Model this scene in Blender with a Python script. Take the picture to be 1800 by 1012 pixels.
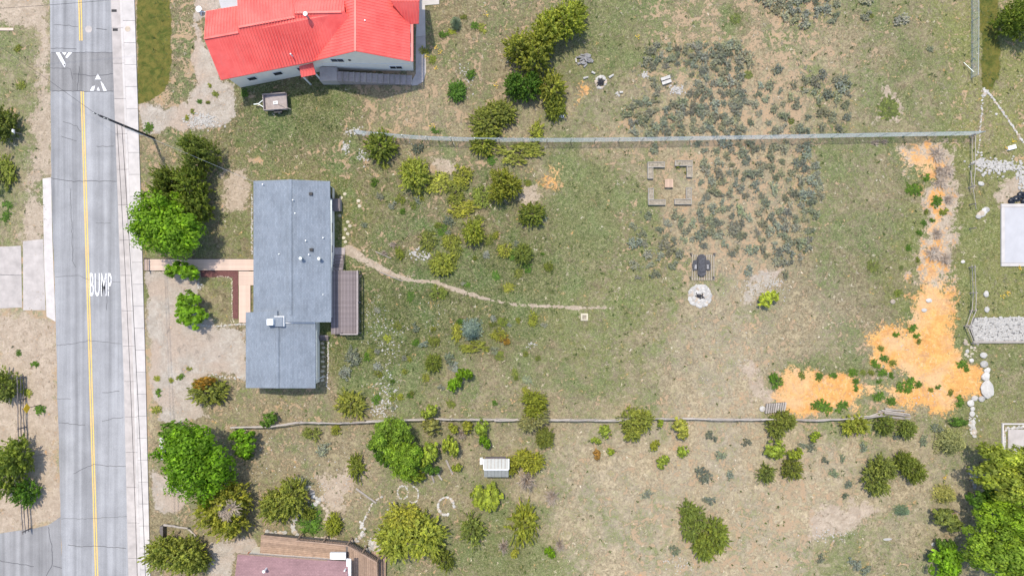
import bpy, math, random
import numpy as np
from mathutils import Vector
random.seed(7)
RNG = np.random.default_rng(11)
for o in list(bpy.data.objects): bpy.data.objects.remove(o)
SC = bpy.context.scene
COL = SC.collection
S = 16.0          # photo pixels per metre on the ground
H = 76.0          # camera height

# ------------------------------------------------------------------ camera, sky, sun, exposure
cam = bpy.data.cameras.new('camera'); camo = bpy.data.objects.new('camera', cam); COL.objects.link(camo)
camo.location = (0, 0, H); cam.sensor_width = 36; cam.lens = 36*H/(1800/S); cam.clip_end = 5000
SC.camera = camo
SUN_EL = math.radians(69); SHX, SHY = 0.38, -0.925
w = bpy.data.worlds.new('World'); SC.world = w; w.use_nodes = True
nt = w.node_tree; bg = nt.nodes['Background']
sky = nt.nodes.new('ShaderNodeTexSky'); sky.sky_type = 'NISHITA'; sky.sun_disc = False
sky.sun_elevation = SUN_EL; sky.sun_rotation = math.atan2(-SHX, -SHY); sky.altitude = 1500; sky.dust_density = 4.0; sky.ozone_density = .5
nt.links.new(sky.outputs[0], bg.inputs[0]); bg.inputs[1].default_value = 0.15
sl = bpy.data.lights.new('sun', 'SUN'); sl.energy = 2.1; sl.angle = math.radians(1.5); sl.color = (1, .925, .80)
so = bpy.data.objects.new('sun', sl); COL.objects.link(so); so.location = (-20, 40, 70)
so.rotation_euler = Vector((SHX*math.cos(SUN_EL), SHY*math.cos(SUN_EL), -math.sin(SUN_EL))).to_track_quat('-Z', 'Y').to_euler()
SC.view_settings.view_transform = 'Standard'; SC.view_settings.look = 'None'
SC.view_settings.exposure = 0.98; SC.view_settings.gamma = 1
SC.render.resolution_x = 1024; SC.render.resolution_y = 575

# ------------------------------------------------------------------ helpers
def P(px, py, h=0.0):
    k = (1-h/H)/S
    return Vector(((px-900)*k, (506-py)*k, h))
def tag(o, label=None, cat=None, group=None, kind=None):
    if label: o['label'] = label
    if cat: o['category'] = cat
    if group: o['group'] = group
    if kind: o['kind'] = kind
    return o
ORG = {}
def empty(name, loc, label=None, cat=None, group=None, rz=0.0):
    o = bpy.data.objects.new(name, None); COL.objects.link(o)
    o.location = loc; o.rotation_euler = (0, 0, rz); o.empty_display_size = .3
    ORG[o.name] = Vector(loc)
    return tag(o, label, cat, group)
def link_mesh(name, me, mat=None, parent=None, loc=(0, 0, 0)):
    o = bpy.data.objects.new(name, me); COL.objects.link(o)
    if mat and not me.materials: me.materials.append(mat)
    o.location = loc
    if parent: o.parent = parent
    return o
class MB:
    def __init__(s): s.v = []; s.f = []
    def add(s, vs, fs):
        b = len(s.v); s.v += [tuple(v) for v in vs]; s.f += [tuple(i+b for i in f) for f in fs]; return s
    def box(s, x0, x1, y0, y1, z0, z1):
        return s.add([(x0,y0,z0),(x1,y0,z0),(x1,y1,z0),(x0,y1,z0),(x0,y0,z1),(x1,y0,z1),(x1,y1,z1),(x0,y1,z1)],
                     [(3,2,1,0),(4,5,6,7),(0,1,5,4),(1,2,6,5),(2,3,7,6),(3,0,4,7)])
    def bar(s, a, b, wd, ht):
        a, b = Vector(a), Vector(b); d = (b-a)
        if d.length < 1e-6: return s
        d.normalize()
        side = Vector((0,0,1)).cross(d)
        if side.length < 1e-3: side = Vector((1,0,0))
        side.normalize(); up = d.cross(side); sx = side*wd/2; uz = up*ht/2
        vs = [a-sx-uz, a+sx-uz, a+sx+uz, a-sx+uz, b-sx-uz, b+sx-uz, b+sx+uz, b-sx+uz]
        return s.add(vs, [(0,1,2,3),(7,6,5,4),(0,4,5,1),(1,5,6,2),(2,6,7,3),(3,7,4,0)])
    def tube(s, a, b, r0, r1=None, n=8, cap=True):
        a, b = Vector(a), Vector(b); r1 = r0 if r1 is None else r1
        d = (b-a).normalized(); t = Vector((1,0,0)) if abs(d.x) < .8 else Vector((0,1,0))
        u = d.cross(t).normalized(); v = d.cross(u); vs = []
        for i in range(n):
            an = 2*math.pi*i/n; q = u*math.cos(an)+v*math.sin(an); vs += [a+q*r0, b+q*r1]
        fs = [(2*i, 2*i+1, (2*i+3) % (2*n), (2*i+2) % (2*n)) for i in range(n)]
        if cap: fs += [tuple(range(0, 2*n, 2)), tuple(range(2*n-1, 0, -2))]
        return s.add(vs, fs)
    def prism(s, poly, z0, z1):
        n = len(poly)
        ar = sum(poly[i][0]*poly[(i+1) % n][1]-poly[(i+1) % n][0]*poly[i][1] for i in range(n))
        if ar < 0: poly = poly[::-1]
        vs = [(p[0], p[1], z0) for p in poly]+[(p[0], p[1], z1) for p in poly]
        fs = [tuple(range(n-1, -1, -1)), tuple(range(n, 2*n))]+[(i, (i+1) % n, n+(i+1) % n, n+i) for i in range(n)]
        return s.add(vs, fs)
    def slab(s, pts, t):
        n = len(pts); pts = [Vector(p) for p in pts]
        ar = sum(pts[i].x*pts[(i+1) % n].y-pts[(i+1) % n].x*pts[i].y for i in range(n))
        if ar < 0: pts = pts[::-1]
        vs = pts+[p-Vector((0,0,t)) for p in pts]
        fs = [tuple(range(n)), tuple(range(2*n-1, n-1, -1))]+[(i, n+i, n+(i+1) % n, (i+1) % n) for i in range(n)]
        return s.add(vs, fs)
    def mesh(s, name, org=(0, 0, 0)):
        me = bpy.data.meshes.new(name); o = Vector(org)
        me.from_pydata([Vector(v)-o for v in s.v], [], s.f); me.update(); return me
    def build(s, name, mat, parent=None, org=None, smooth=False):
        if parent is not None:
            r = parent
            while r.parent: r = r.parent
            og = ORG.get(r.name, Vector((0,0,0)))
            me = s.mesh(name, og)
            o = link_mesh(name, me, mat, parent)
        else:
            og = Vector(org) if org is not None else Vector((0,0,0))
            me = s.mesh(name, og); o = link_mesh(name, me, mat, None, og); ORG[o.name] = og
        if smooth: me.polygons.foreach_set('use_smooth', [True]*len(me.polygons))
        return o

# ------------------------------------------------------------------ materials
def srgb(r, g, b):
    f = lambda c: (c/12.92 if c <= .04045 else ((c+.055)/1.055)**2.4)
    return (f(r/255), f(g/255), f(b/255))
class NG:
    def __init__(s, name):
        s.m = bpy.data.materials.new(name); s.m.use_nodes = True; s.nt = s.m.node_tree
        s.b = s.nt.nodes['Principled BSDF']; s.out = s.nt.nodes['Material Output']
        s.b.inputs['Specular IOR Level'].default_value = .25
    def n(s, t, **kw):
        nd = s.nt.nodes.new(t)
        for k, v in kw.items():
            if k.startswith('_'): setattr(nd, k[1:], v)
        return nd
    def put(s, sock, v):
        if isinstance(v, bpy.types.NodeSocket): s.nt.links.new(v, sock)
        elif v is not None:
            if sock.type == 'RGBA' and len(v) == 3: v = (*v, 1)
            sock.default_value = v
    def coord(s, kind='Object'):
        return s.n('ShaderNodeTexCoord').outputs[kind]
    def mapping(s, vec, scale=(1,1,1), rot=(0,0,0)):
        m = s.n('ShaderNodeMapping'); s.put(m.inputs['Vector'], vec); m.inputs['Scale'].default_value = scale; m.inputs['Rotation'].default_value = rot
        return m.outputs[0]
    def noise(s, vec, scale, detail=4, rough=.55, dist=0):
        m = s.n('ShaderNodeTexNoise'); s.put(m.inputs['Vector'], vec); m.inputs['Scale'].default_value = scale
        m.inputs['Detail'].default_value = detail; m.inputs['Roughness'].default_value = rough; m.inputs['Distortion'].default_value = dist
        return m.outputs['Fac']
    def math(s, op, a, b=None, c=None):
        m = s.n('ShaderNodeMath'); m.operation = op
        for i, v in enumerate((a, b, c)):
            if v is not None: s.put(m.inputs[i], v)
        return m.outputs[0]
    def rng(s, v, a, b, c=0.0, d=1.0, smooth=False):
        m = s.n('ShaderNodeMapRange'); s.put(m.inputs['Value'], v)
        if smooth: m.interpolation_type = 'SMOOTHSTEP'
        for k, x in zip(('From Min','From Max','To Min','To Max'), (a,b,c,d)): m.inputs[k].default_value = x
        return m.outputs[0]
    def mix(s, f, a, b, mode='MIX'):
        m = s.n('ShaderNodeMix'); m.data_type = 'RGBA'; m.blend_type = mode
        s.put(m.inputs[0], f); s.put(m.inputs[6], a); s.put(m.inputs[7], b); return m.outputs[2]
    def attr(s, name):
        m = s.n('ShaderNodeAttribute'); m.attribute_name = name; return m
    def bump(s, h, strength=.3, dist=.05):
        m = s.n('ShaderNodeBump'); m.inputs['Strength'].default_value = strength; m.inputs['Distance'].default_value = dist
        s.put(m.inputs['Height'], h); s.put(s.b.inputs['Normal'], m.outputs[0])
    def done(s, color, rough=.85, metal=0.0):
        s.put(s.b.inputs['Base Color'], color); s.put(s.b.inputs['Roughness'], rough); s.b.inputs['Metallic'].default_value = metal
        return s.m
def mat_plain(name, col, var=.25, scale=3, rough=.8, metal=0.0, stretch=(1,1,1), bump=0.0, bscale=None, perobj=.0):
    g = NG(name); c = g.mapping(g.coord(), stretch)
    f = g.noise(c, scale, 5, .6)
    v = g.rng(f, .25, .75, 1-var, 1+var)
    if perobj:
        oi = g.n('ShaderNodeObjectInfo'); v = g.math('MULTIPLY', v, g.rng(oi.outputs['Random'], 0, 1, 1-perobj, 1+perobj))
    colr = g.mix(1.0, (*col, 1), g.n('ShaderNodeCombineColor').outputs[0], 'MULTIPLY')
    cc = colr.node.inputs[7].links[0].from_node
    for k in range(3): g.put(cc.inputs[k], v)
    if bump: g.bump(g.noise(c, bscale or scale*4, 4), bump, .03)
    return g.done(colr, rough, metal)
def mat_foliage():
    g = NG('foliage'); oi = g.n('ShaderNodeObjectInfo'); t = g.attr('tint').outputs['Fac']
    col = oi.outputs['Color']
    n = g.noise(g.coord('Object'), 3.5, 3)
    v = g.math('MULTIPLY', t, g.rng(n, .3, .7, .75, 1.25))
    cc = g.n('ShaderNodeCombineColor')
    for k in range(3): g.put(cc.inputs[k], v)
    c = g.mix(1.0, col, cc.outputs[0], 'MULTIPLY')
    warm = g.mix(g.rng(t, 1.05, 1.35), c, g.mix(1.0, c, (1.18, 1.1, .85), 'MULTIPLY'))
    g.done(warm, .6)
    tr = g.n('ShaderNodeBsdfTranslucent'); g.put(tr.inputs[0], g.mix(1.0, warm, (1.1, 1.25, .6), 'MULTIPLY'))
    mx = g.n('ShaderNodeMixShader'); mx.inputs[0].default_value = .42
    g.nt.links.new(g.b.outputs[0], mx.inputs[1]); g.nt.links.new(tr.outputs[0], mx.inputs[2]); g.nt.links.new(mx.outputs[0], g.out.inputs[0])
    return g.m
def mat_tint(name, rough=.9):
    g = NG(name); return g.done(g.attr('tintcol').outputs['Color'], rough)
def mat_stone(name, col):
    g = NG(name); oi = g.n('ShaderNodeObjectInfo'); f = g.noise(g.coord(), 3, 6, .65)
    v = g.math('MULTIPLY', g.rng(f, .25, .75, .72, 1.15), g.rng(oi.outputs['Random'], 0, 1, .75, 1.1))
    cc = g.n('ShaderNodeCombineColor')
    for k in range(3): g.put(cc.inputs[k], v)
    c = g.mix(1.0, (*col, 1), cc.outputs[0], 'MULTIPLY')
    g.bump(g.noise(g.coord(), 9, 5), .5, .05)
    return g.done(c, .9)
M = {}
M['fol'] = mat_foliage(); M['tint'] = mat_tint('grass_blades')
M['bark'] = mat_plain('bark', (.09,.07,.055), .4, 6, .95, bump=.6)
M['twig'] = mat_plain('dead_twig', (.43,.355,.28), .3, 8, .95)
M['stone'] = mat_stone('pale_stone', (.51,.485,.44)); M['stone2'] = mat_stone('tan_stone', (.48,.40,.31)); M['stoneg'] = mat_stone('grey_stone', (.30,.29,.28))
M['stepst'] = mat_stone('cream_flagstone', (.55,.49,.36))
M['conc'] = mat_plain('concrete', (.49,.455,.425), .14, 1.2, .9, bump=.15, perobj=.06)
M['gutter'] = mat_plain('gutter_concrete', (.42,.38,.35), .2, 1.0, .9, bump=.15, perobj=.07)
M['slab'] = mat_plain('white_concrete', (.42,.415,.42), .08, .8, .85)
M['slabb'] = mat_plain('concrete_border', (.47,.44,.41), .1, 1.5, .85)
M['paint'] = mat_plain('white_paint', (.80,.80,.80), .1, 5, .6)
M['wall'] = mat_plain('cream_wall', (.88,.80,.68), .06, 1.5, .8)
M['trim'] = mat_plain('white_trim', (.75,.75,.74), .06, 4, .5)
M['glass'] = mat_plain('window_glass', (.03,.035,.045), .2, 2, .08)
M['black'] = mat_plain('black_metal', (.025,.025,.028), .3, 6, .5)
M['galv'] = mat_plain('galvanised', (.42,.46,.47), .15, 6, .45, .6)
M['wire'] = mat_plain('fence_wire', (.50,.56,.57), .1, 4, .5, .2)
M['log'] = mat_plain('weathered_log', (.36,.32,.28), .3, 3, .95, stretch=(1,6,6), bump=.4, perobj=.2)
M['logd'] = mat_plain('dark_log', (.17,.15,.14), .3, 3, .95, bump=.4, perobj=.2)
M['board'] = mat_plain('grey_board', (.21,.178,.18), .25, 2.5, .9, perobj=.24)
M['boardlt'] = mat_plain('pale_board', (.60,.455,.365), .1, 1.2, .85, perobj=.05)
M['boardbr'] = mat_plain('brown_board', (.32,.225,.165), .25, 2.5, .85, perobj=.16)
M['boardor'] = mat_plain('orange_board', (.47,.33,.235), .15, 3, .8, perobj=.08)
M['planter'] = mat_plain('planter_board', (.33,.30,.25), .2, 4, .9, perobj=.12)
M['bedbase'] = mat_plain('gravel_bed_base', (.17,.165,.16), .4, 12, .95)
M['ply'] = mat_plain('weathered_ply', (.36,.31,.29), .2, 4, .9, perobj=.1)
M['pole'] = mat_plain('creosote_pole', (.045,.045,.05), .3, 5, .85)
M['yellow'] = mat_plain('sign_yellow', (.72,.46,.02), .05, 4, .5)
M['soil'] = mat_plain('planter_soil', (.29,.25,.19), .45, 5, .95, bump=.6, bscale=12)
M['mulch'] = mat_plain('red_mulch', (.145,.065,.058), .5, 14, .95, bump=.8, bscale=22)
M['rust'] = mat_plain('rust', (.25,.07,.025), .3, 5, .8)
M['ash'] = mat_plain('ash', (.075,.075,.08), .5, 6, .95)
M['poly'] = mat_plain('polycarbonate', (.40,.40,.365), .08, 3, .4)
M['polyg'] = mat_plain('grey_polycarbonate', (.29,.29,.26), .12, 3, .5)
M['bag'] = mat_plain('bin_bag', (.02,.023,.03), .4, 5, .25)
M['tyre'] = mat_plain('tyre', (.02,.02,.02), .2, 5, .8)

def mat_shingle(name, c1, c2, rot=0.0):
    g = NG(name); co = g.mapping(g.coord('Object'), (1,1,1), (0,0,rot))
    br = g.n('ShaderNodeTexBrick'); g.put(br.inputs['Vector'], co); br.inputs['Scale'].default_value = 1.0
    br.inputs['Brick Width'].default_value = .33; br.inputs['Row Height'].default_value = .15; br.inputs['Mortar Size'].default_value = .012
    br.inputs['Color1'].default_value = (*c1,1); br.inputs['Color2'].default_value = (*c2,1)
    br.inputs['Mortar'].default_value = tuple(x*.86 for x in c1)+(1,)
    f = g.noise(co, .55, 5, .6); f2 = g.noise(g.mapping(co, (.4, 3, 1)), .8, 4)
    f3 = g.noise(co, 9, 3)
    v = g.math('MULTIPLY', g.math('MULTIPLY', g.rng(f, .3, .7, .88, 1.12), g.rng(f2, .3, .7, .93, 1.07)), g.rng(f3, .3, .7, .9, 1.1))
    cc = g.n('ShaderNodeCombineColor')
    for k in range(3): g.put(cc.inputs[k], v)
    c = g.mix(1.0, br.outputs['Color'], cc.outputs[0], 'MULTIPLY')
    g.bump(br.outputs['Fac'], .2, -.02)
    return g.done(c, .9)
M['shingle'] = mat_shingle('blue_grey_shingle', (.185,.213,.245), (.225,.252,.285), math.pi/2)
M['shinglem'] = mat_shingle('mauve_shingle', (.25,.15,.152), (.29,.175,.177))
def mat_red():
    g = NG('red_metal'); f = g.noise(g.coord(), .45, 6, .65); f2 = g.noise(g.mapping(g.coord(), (2.2, .25, 1)), 1.2, 5, .65); c = g.mix(g.rng(f, .35, .65), (.68,.088,.075), (.82,.15,.125)); c = g.mix(g.math('MULTIPLY', g.rng(f2, .52, .68), .35), c, (.62,.16,.14))
    return g.done(c, .42)
M['red'] = mat_red()
M['redseam'] = mat_plain('red_metal_seam', (.82,.165,.135), .05, 3, .4)
def mat_asphalt(name, base, tint=(1.02,1,.985)):
    g = NG(name); co = g.coord()
    st = g.noise(g.mapping(co, (1.6, .03, 1), (0,0,math.radians(-1.6))), 1.0, 3, .5)
    f = g.noise(co, .35, 6, .65); fi = g.noise(co, 14, 3, .7)
    v = g.math('MULTIPLY', g.math('MULTIPLY', g.rng(st, .3, .7, .72, 1.22), g.rng(f, .3, .7, .85, 1.15)), g.rng(fi, .3, .7, .86, 1.14))
    cc = g.n('ShaderNodeCombineColor')
    for k in range(3): g.put(cc.inputs[k], g.math('MULTIPLY', v, base*tint[k]))
    g.bump(fi, .25, .01)
    return g.done(cc.outputs[0], .9)
M['asphalt'] = mat_asphalt('worn_asphalt', .28, (1,1,1.01)); M['asphaltd'] = mat_asphalt('hump_asphalt', .215); M['asphaltn'] = mat_asphalt('drive_asphalt', .25)
M['crack'] = mat_plain('crack_seal', (.085,.085,.09), .3, 5, .9)
M['ypaint'] = mat_plain('yellow_paint', (.70,.47,.13), .22, 9, .8)
def mat_wornpaint():
    g = NG('worn_white_paint'); f = g.noise(g.coord('Object'), 5, 5, .65)
    return g.done(g.mix(g.rng(f, .52, .64), (.76,.755,.75), (.33,.33,.34)), .8)
M['wpaint'] = mat_wornpaint()

# ------------------------------------------------------------------ numpy fields for the ground
def vnoise(x, y, scale, seed):
    r = np.random.default_rng(seed); L = r.random((256, 256))
    u = x/scale+1000.3; v = y/scale+1000.7
    i = np.floor(u).astype(int); j = np.floor(v).astype(int); fu = u-i; fv = v-j
    fu = fu*fu*(3-2*fu); fv = fv*fv*(3-2*fv)
    a = L[i % 256, j % 256]; b = L[(i+1) % 256, j % 256]; c = L[i % 256, (j+1) % 256]; d = L[(i+1) % 256, (j+1) % 256]
    return (a*(1-fu)+b*fu)*(1-fv)+(c*(1-fu)+d*fu)*fv
def fbm(x, y, scale, seed, oct=4):
    s = 0; a = 1; t = 0
    for k in range(oct):
        s = s+a*vnoise(x, y, scale/2**k, seed+k*17); t += a; a *= .55
    return s/t
def sd_poly(X, Y, pts):
    d = np.full(X.shape, 1e9); ins = np.zeros(X.shape, bool); n = len(pts)
    for i in range(n):
        ax, ay = pts[i]; bx, by = pts[(i+1) % n]; ex, ey = bx-ax, by-ay
        t = np.clip(((X-ax)*ex+(Y-ay)*ey)/(ex*ex+ey*ey+1e-9), 0, 1)
        d = np.minimum(d, np.hypot(X-ax-t*ex, Y-ay-t*ey))
        cr = ((ay > Y) != (by > Y)) & (X < (bx-ax)*(Y-ay)/((by-ay) if abs(by-ay) > 1e-9 else 1e-9)+ax); ins ^= cr
    return np.where(ins, -d, d)
def sd_line(X, Y, pts):
    d = np.full(X.shape, 1e9)
    for i in range(len(pts)-1):
        ax, ay = pts[i]; bx, by = pts[i+1]; ex, ey = bx-ax, by-ay
        t = np.clip(((X-ax)*ex+(Y-ay)*ey)/(ex*ex+ey*ey+1e-9), 0, 1)
        d = np.minimum(d, np.hypot(X-ax-t*ex, Y-ay-t*ey))
    return d
# everything in photo pixels here (1 px = 1/16 m)
GREEN = [(600,200,.62),(500,150,.62),(440,230,.66),(700,230,.5),(400,420,.55),(640,350,.66),(700,530,.86),(900,480,.85),(640,610,.75),(1000,400,.80),(1040,300,.76),(1050,80,.78),(1060,200,.38),
 (1250,170,.22),(1180,60,.6),(1300,350,.16),(1330,200,.2),(1500,60,.55),(1500,180,.5),(1620,60,.66),(1620,160,.6),(1500,400,.52),(1480,300,.55),(1420,560,.28),(1230,620,.26),(1120,540,.62),(1100,640,.5),
 (1000,620,.68),(940,620,.72),(950,700,.42),(820,700,.5),(700,620,.85),(700,700,.65),(640,720,.45),(560,850,.36),(480,800,.3),(620,790,.3),(700,880,.5),(770,870,.45),(900,780,.4),(1000,850,.38),(1000,930,.45),
 (1100,950,.33),(1100,850,.27),(1250,800,.2),(1400,850,.3),(1350,940,.3),(1500,960,.62),(1600,950,.42),(1600,860,.35),(1760,500,.85),(1760,80,.75),(1650,450,.72),(1690,350,.8),(1690,520,.8),(1500,640,.5),
 (1740,680,.68),(1740,300,.7),(850,960,.75),(930,980,.75),(40,300,.5),(20,100,.6),(25,200,.6),(20,380,.65),(15,700,.35),(380,700,.35),(520,720,.45),(780,60,.45),(870,60,.42),(700,180,.3),(620,110,.55),(870,160,.4),(930,330,.5),(860,400,.55),(760,400,.6),
 (1560,40,.6),(1450,690,.6),(1560,690,.6),(310,60,.42),(300,270,.5),(1460,120,.42),(1290,60,.4),(1130,230,.4)]
TAN = [(600,200,.50),(700,190,.62),(560,160,.45),(780,230,.5),(440,230,.38),(640,370,.42),(640,470,.5),(800,560,.15),(900,500,.1),(1000,400,.06),(1040,120,.12),(1200,120,.55),(1240,200,.58),(1150,220,.56),(1300,200,.62),(1400,200,.6),(1320,330,.62),(1260,300,.62),(1400,330,.56),(1300,420,.58),(1240,420,.56),
 (1420,100,.6),(1350,60,.6),(1500,90,.4),(1550,180,.3),(1480,300,.3),(1500,430,.28),(1250,560,.45),(1290,620,.52),(1200,630,.42),(1330,640,.5),(1400,600,.42),(1100,600,.2),(1000,660,.36),(900,720,.35),(1080,520,.3),
 (560,860,.46),(470,800,.45),(620,780,.42),(750,720,.38),(850,700,.35),(1000,800,.42),(1100,760,.44),(1200,800,.52),(1300,820,.45),(1420,930,.58),(1340,960,.55),(1500,880,.5),(1500,980,.25),(1600,870,.4),(1640,960,.35),
 (1760,450,.25),(1690,420,.2),(1760,150,.42),(1740,680,.3),(50,150,.4),(20,200,.3),(30,300,.32),(60,700,.7),(20,600,.62),(400,300,.5),(390,420,.25),(720,600,.22),(680,700,.35),(850,40,.52),(900,60,.45),(760,20,.4),(880,380,.4),(700,310,.42),(320,100,.55),(1440,650,.45),(1120,350,.42),(1110,440,.45),(500,730,.5)]
PALE = [(1250,600,.75),(1150,620,.6),(1050,640,.45),(950,700,.5),(1000,800,.75),(1100,780,.9),(1200,850,1),(1300,780,1),(1400,850,.9),(1350,950,.9),(1100,950,.9),(1500,880,.8),(1600,870,.7),(1640,960,.6),(900,780,.6),(780,720,.5),(600,800,.45),(480,790,.4),(1420,560,.55),(1500,480,.35),(1200,500,.6),(1080,500,.4),
 (1000,220,.5),(1060,230,.55),(700,180,.45),(600,180,.2),(440,230,.15),(640,350,.1),(700,560,.05),(850,480,.1),(1010,400,.62),(1040,330,.6),(920,420,.12),(920,560,.2),(1000,560,.62),(1250,170,.62),(1350,330,.62),(1480,150,.56),(1600,80,.5),(1600,200,.52),(1500,330,.52),(1650,350,.42),(50,200,.7),(60,700,.8),(1760,200,.5),(1740,680,.5),(850,60,.3),(1050,80,.5),(400,330,.4),(800,900,.5),(700,870,.5),(1300,60,.4)]
WARM = [(1760,100,1),(1770,200,.9),(1770,330,.7),(1760,500,.8),(1690,450,.6),(1740,650,.4),(1750,720,.6),(1680,900,.1),(1080,570,.55),(1120,600,.4),(1500,200,.25),(1450,350,.2),(1600,150,.3),(620,620,.4),(600,400,.5),(420,420,.4),(380,520,.5),(700,650,.25),(760,890,.35),(1000,400,0),(700,500,0),(1200,300,0),(1200,800,0),(900,700,.1),(600,200,.2),(300,60,.3),(20,300,.3),(1500,700,.2)]
def field(X, Y, pts, sig):
    n = 0; dsum = 1e-9
    for (x, y, v) in pts:
        w_ = np.exp(-((X-x)**2+(Y-y)**2)/(2*sig*sig))+1e-12/(1+((X-x)**2+(Y-y)**2))
        n = n+w_*v; dsum = dsum+w_
    return n/dsum
ORANGE = [[(1378,662),(1385,652),(1405,658),(1450,660),(1490,666),(1500,672),(1540,676),(1580,674),(1600,662),(1560,650),(1535,640),(1532,590),(1555,575),(1590,572),(1612,560),(1606,520),(1620,490),(1660,490),(1670,520),(1672,590),(1690,640),(1722,655),(1722,690),(1700,698),(1680,705),(1672,725),(1640,735),(1625,720),(1590,712),(1540,690),(1505,700),(1495,722),(1470,715),(1440,712),(1410,725),(1385,722),(1368,700)],
 [(1606,530),(1610,440),(1622,400),(1636,330),(1600,292),(1582,270),(1610,262),(1645,258),(1660,300),(1668,420),(1672,540)],
 [(948,310),(975,303),(980,318),(970,334),(952,328)],[(1022,160),(1030,142),(1036,150),(1030,168),(1014,178)]]
TANP = [[(1580,262),(1660,252),(1680,270),(1684,400),(1672,520),(1608,560),(1604,470),(1622,360),(1640,300),(1600,292)],
 [(912,352),(916,326),(940,320),(950,345),(925,366)],[(764,288),(790,284),(798,305),(775,312)],[(395,300),(425,298),(432,345),(425,375),(398,372)],
 [(60,-20),(90,-20),(92,310),(74,312),(78,430),(42,430),(44,300),(66,180)],[(0,548),(98,566),(108,905),(0,935),(-40,900)],[(-30,-20),(85,-20),(85,50),(-30,50)],
 [(1560,160),(1588,206),(1566,218),(1540,210)],[(560,840),(600,845),(600,900),(575,890)],[(1420,905),(1500,880),(1545,895),(1500,935),(1425,950)],
 [(1380,700),(1395,690),(1350,690),(1345,710)],[(1760,325),(1790,322),(1800,345),(1775,358),(1752,350)],[(1300,640),(1325,630),(1340,700),(1320,712)],[(560,870),(640,800),(650,815),(585,880)]]
GRAVEL = [[(256,476),(345,477),(352,505),(345,540),(382,573),(433,576),(433,664),(368,660),(338,676),(350,700),(372,735),(330,742),(285,738),(262,660)],
 [(345,40),(362,70),(392,140),(412,150),(414,206),(385,226),(330,232),(254,230),(250,187),(330,182),(352,150),(335,100)],
 [(350,-20),(400,-20),(400,10),(360,30),(340,45)],
 [(264,830),(300,835),(340,880),(310,905),(266,900)],[(370,955),(440,945),(460,960),(458,975),(417,973),(405,1030),(365,1030)],
 [(1340,470),(1390,455),(1398,480),(1340,520),(1310,545),(1300,520)]]
LAWN = [[(238,-20),(296,-20),(300,60),(302,120),(292,160),(262,178),(243,180)],[(1722,-20),(1755,-20),(1758,120),(1745,160),(1726,155)]]
LUSH = [[(840,450),(900,430),(970,480),(985,560),(940,600),(880,560),(850,520)],[(985,300),(1060,290),(1080,380),(1030,440),(985,420)],[(640,580),(720,590),(730,640),(650,650)],[(560,150),(600,160),(590,230),(480,240),(470,200)],[(985,370),(1020,372),(1020,402),(985,405)],[(640,520),(760,510),(780,560),(650,580)],[(1545,175),(1572,172),(1588,190),(1575,208),(1548,206)],[(1520,458),(1540,455),(1545,474),(1526,480)],[(1285,20),(1300,18),(1298,48),(1284,48)],
 [(525,895),(560,895),(570,940),(530,942)],[(830,960),(960,950),(970,1000),(860,1005)],[(1690,380),(1702,360),(1704,560),(1690,600)],[(585,330),(605,330),(600,430),(588,430)],[(1385,655),(1420,640),(1500,645),(1520,655),(1490,662)],[(600,640),(640,640),(640,690),(600,690)],[(360,610),(362,608),(370,610)]]
TRAIL = [(615,440),(650,462),(690,482),(720,492),(765,495),(810,512),(850,524),(900,535),(960,538),(1015,541),(1080,540)]
def masks(X, Y):
    """X, Y in photo pixels on the ground"""
    g = field(X, Y, GREEN, 42); t = field(X, Y, TAN, 45)
    wob = (fbm(X, Y, 34, 5, 4)-.5)*34+(fbm(X, Y, 9, 9, 3)-.5)*11
    def acc(polys, feather, amp=1.0):
        m = np.zeros(X.shape)
        for p in polys:
            xs = [q[0] for q in p]; ys = [q[1] for q in p]
            sel = (X > min(xs)-60) & (X < max(xs)+60) & (Y > min(ys)-60) & (Y < max(ys)+60)
            if not sel.any(): continue
            sd = sd_poly(X[sel], Y[sel], p)+wob[sel]*amp
            m[sel] = np.maximum(m[sel], np.clip(.5-sd/feather, 0, 1))
        return m
    o = np.maximum(acc([ORANGE[0]]+ORANGE[2:], 34, 1.0), acc([ORANGE[1]], 34, 1.3)*.55); o = np.where((X < 1100) & (X > 940), o*.62, o); tp = acc(TANP, 26, 1.3)*.9; v = np.maximum(acc(GRAVEL[:-1], 20, .8), acc(GRAVEL[-1:], 40, 1.3)*.62); l = acc(LAWN, 10, .3); lu = acc(LUSH, 40, 1.0)
    sel = (X > 560) & (X < 1130) & (Y > 400) & (Y < 580); tr = np.zeros(X.shape)
    wdt = np.interp(X[sel], [600,640,760,860,1000,1080], [13,6,3.4,2.6,2.4,2.8])
    tr[sel] = np.interp(X[sel], [600,780,860,1000,1080], [1,1,.9,.88,.75])*np.clip(.5-(sd_line(X[sel], Y[sel], TRAIL)+wob[sel]*.14-wdt)/5, 0, 1)
    g = g+.45*lu
    t = t*(1-.6*lu)
    pale = field(X, Y, PALE, 50); warm = field(X, Y, WARM, 55)
    return dict(pale=pale, warm=warm, green=g, tan=t, tanp=np.maximum(tp, tr), orange=o, gravel=v, lawn=l, trail=tr)

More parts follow.
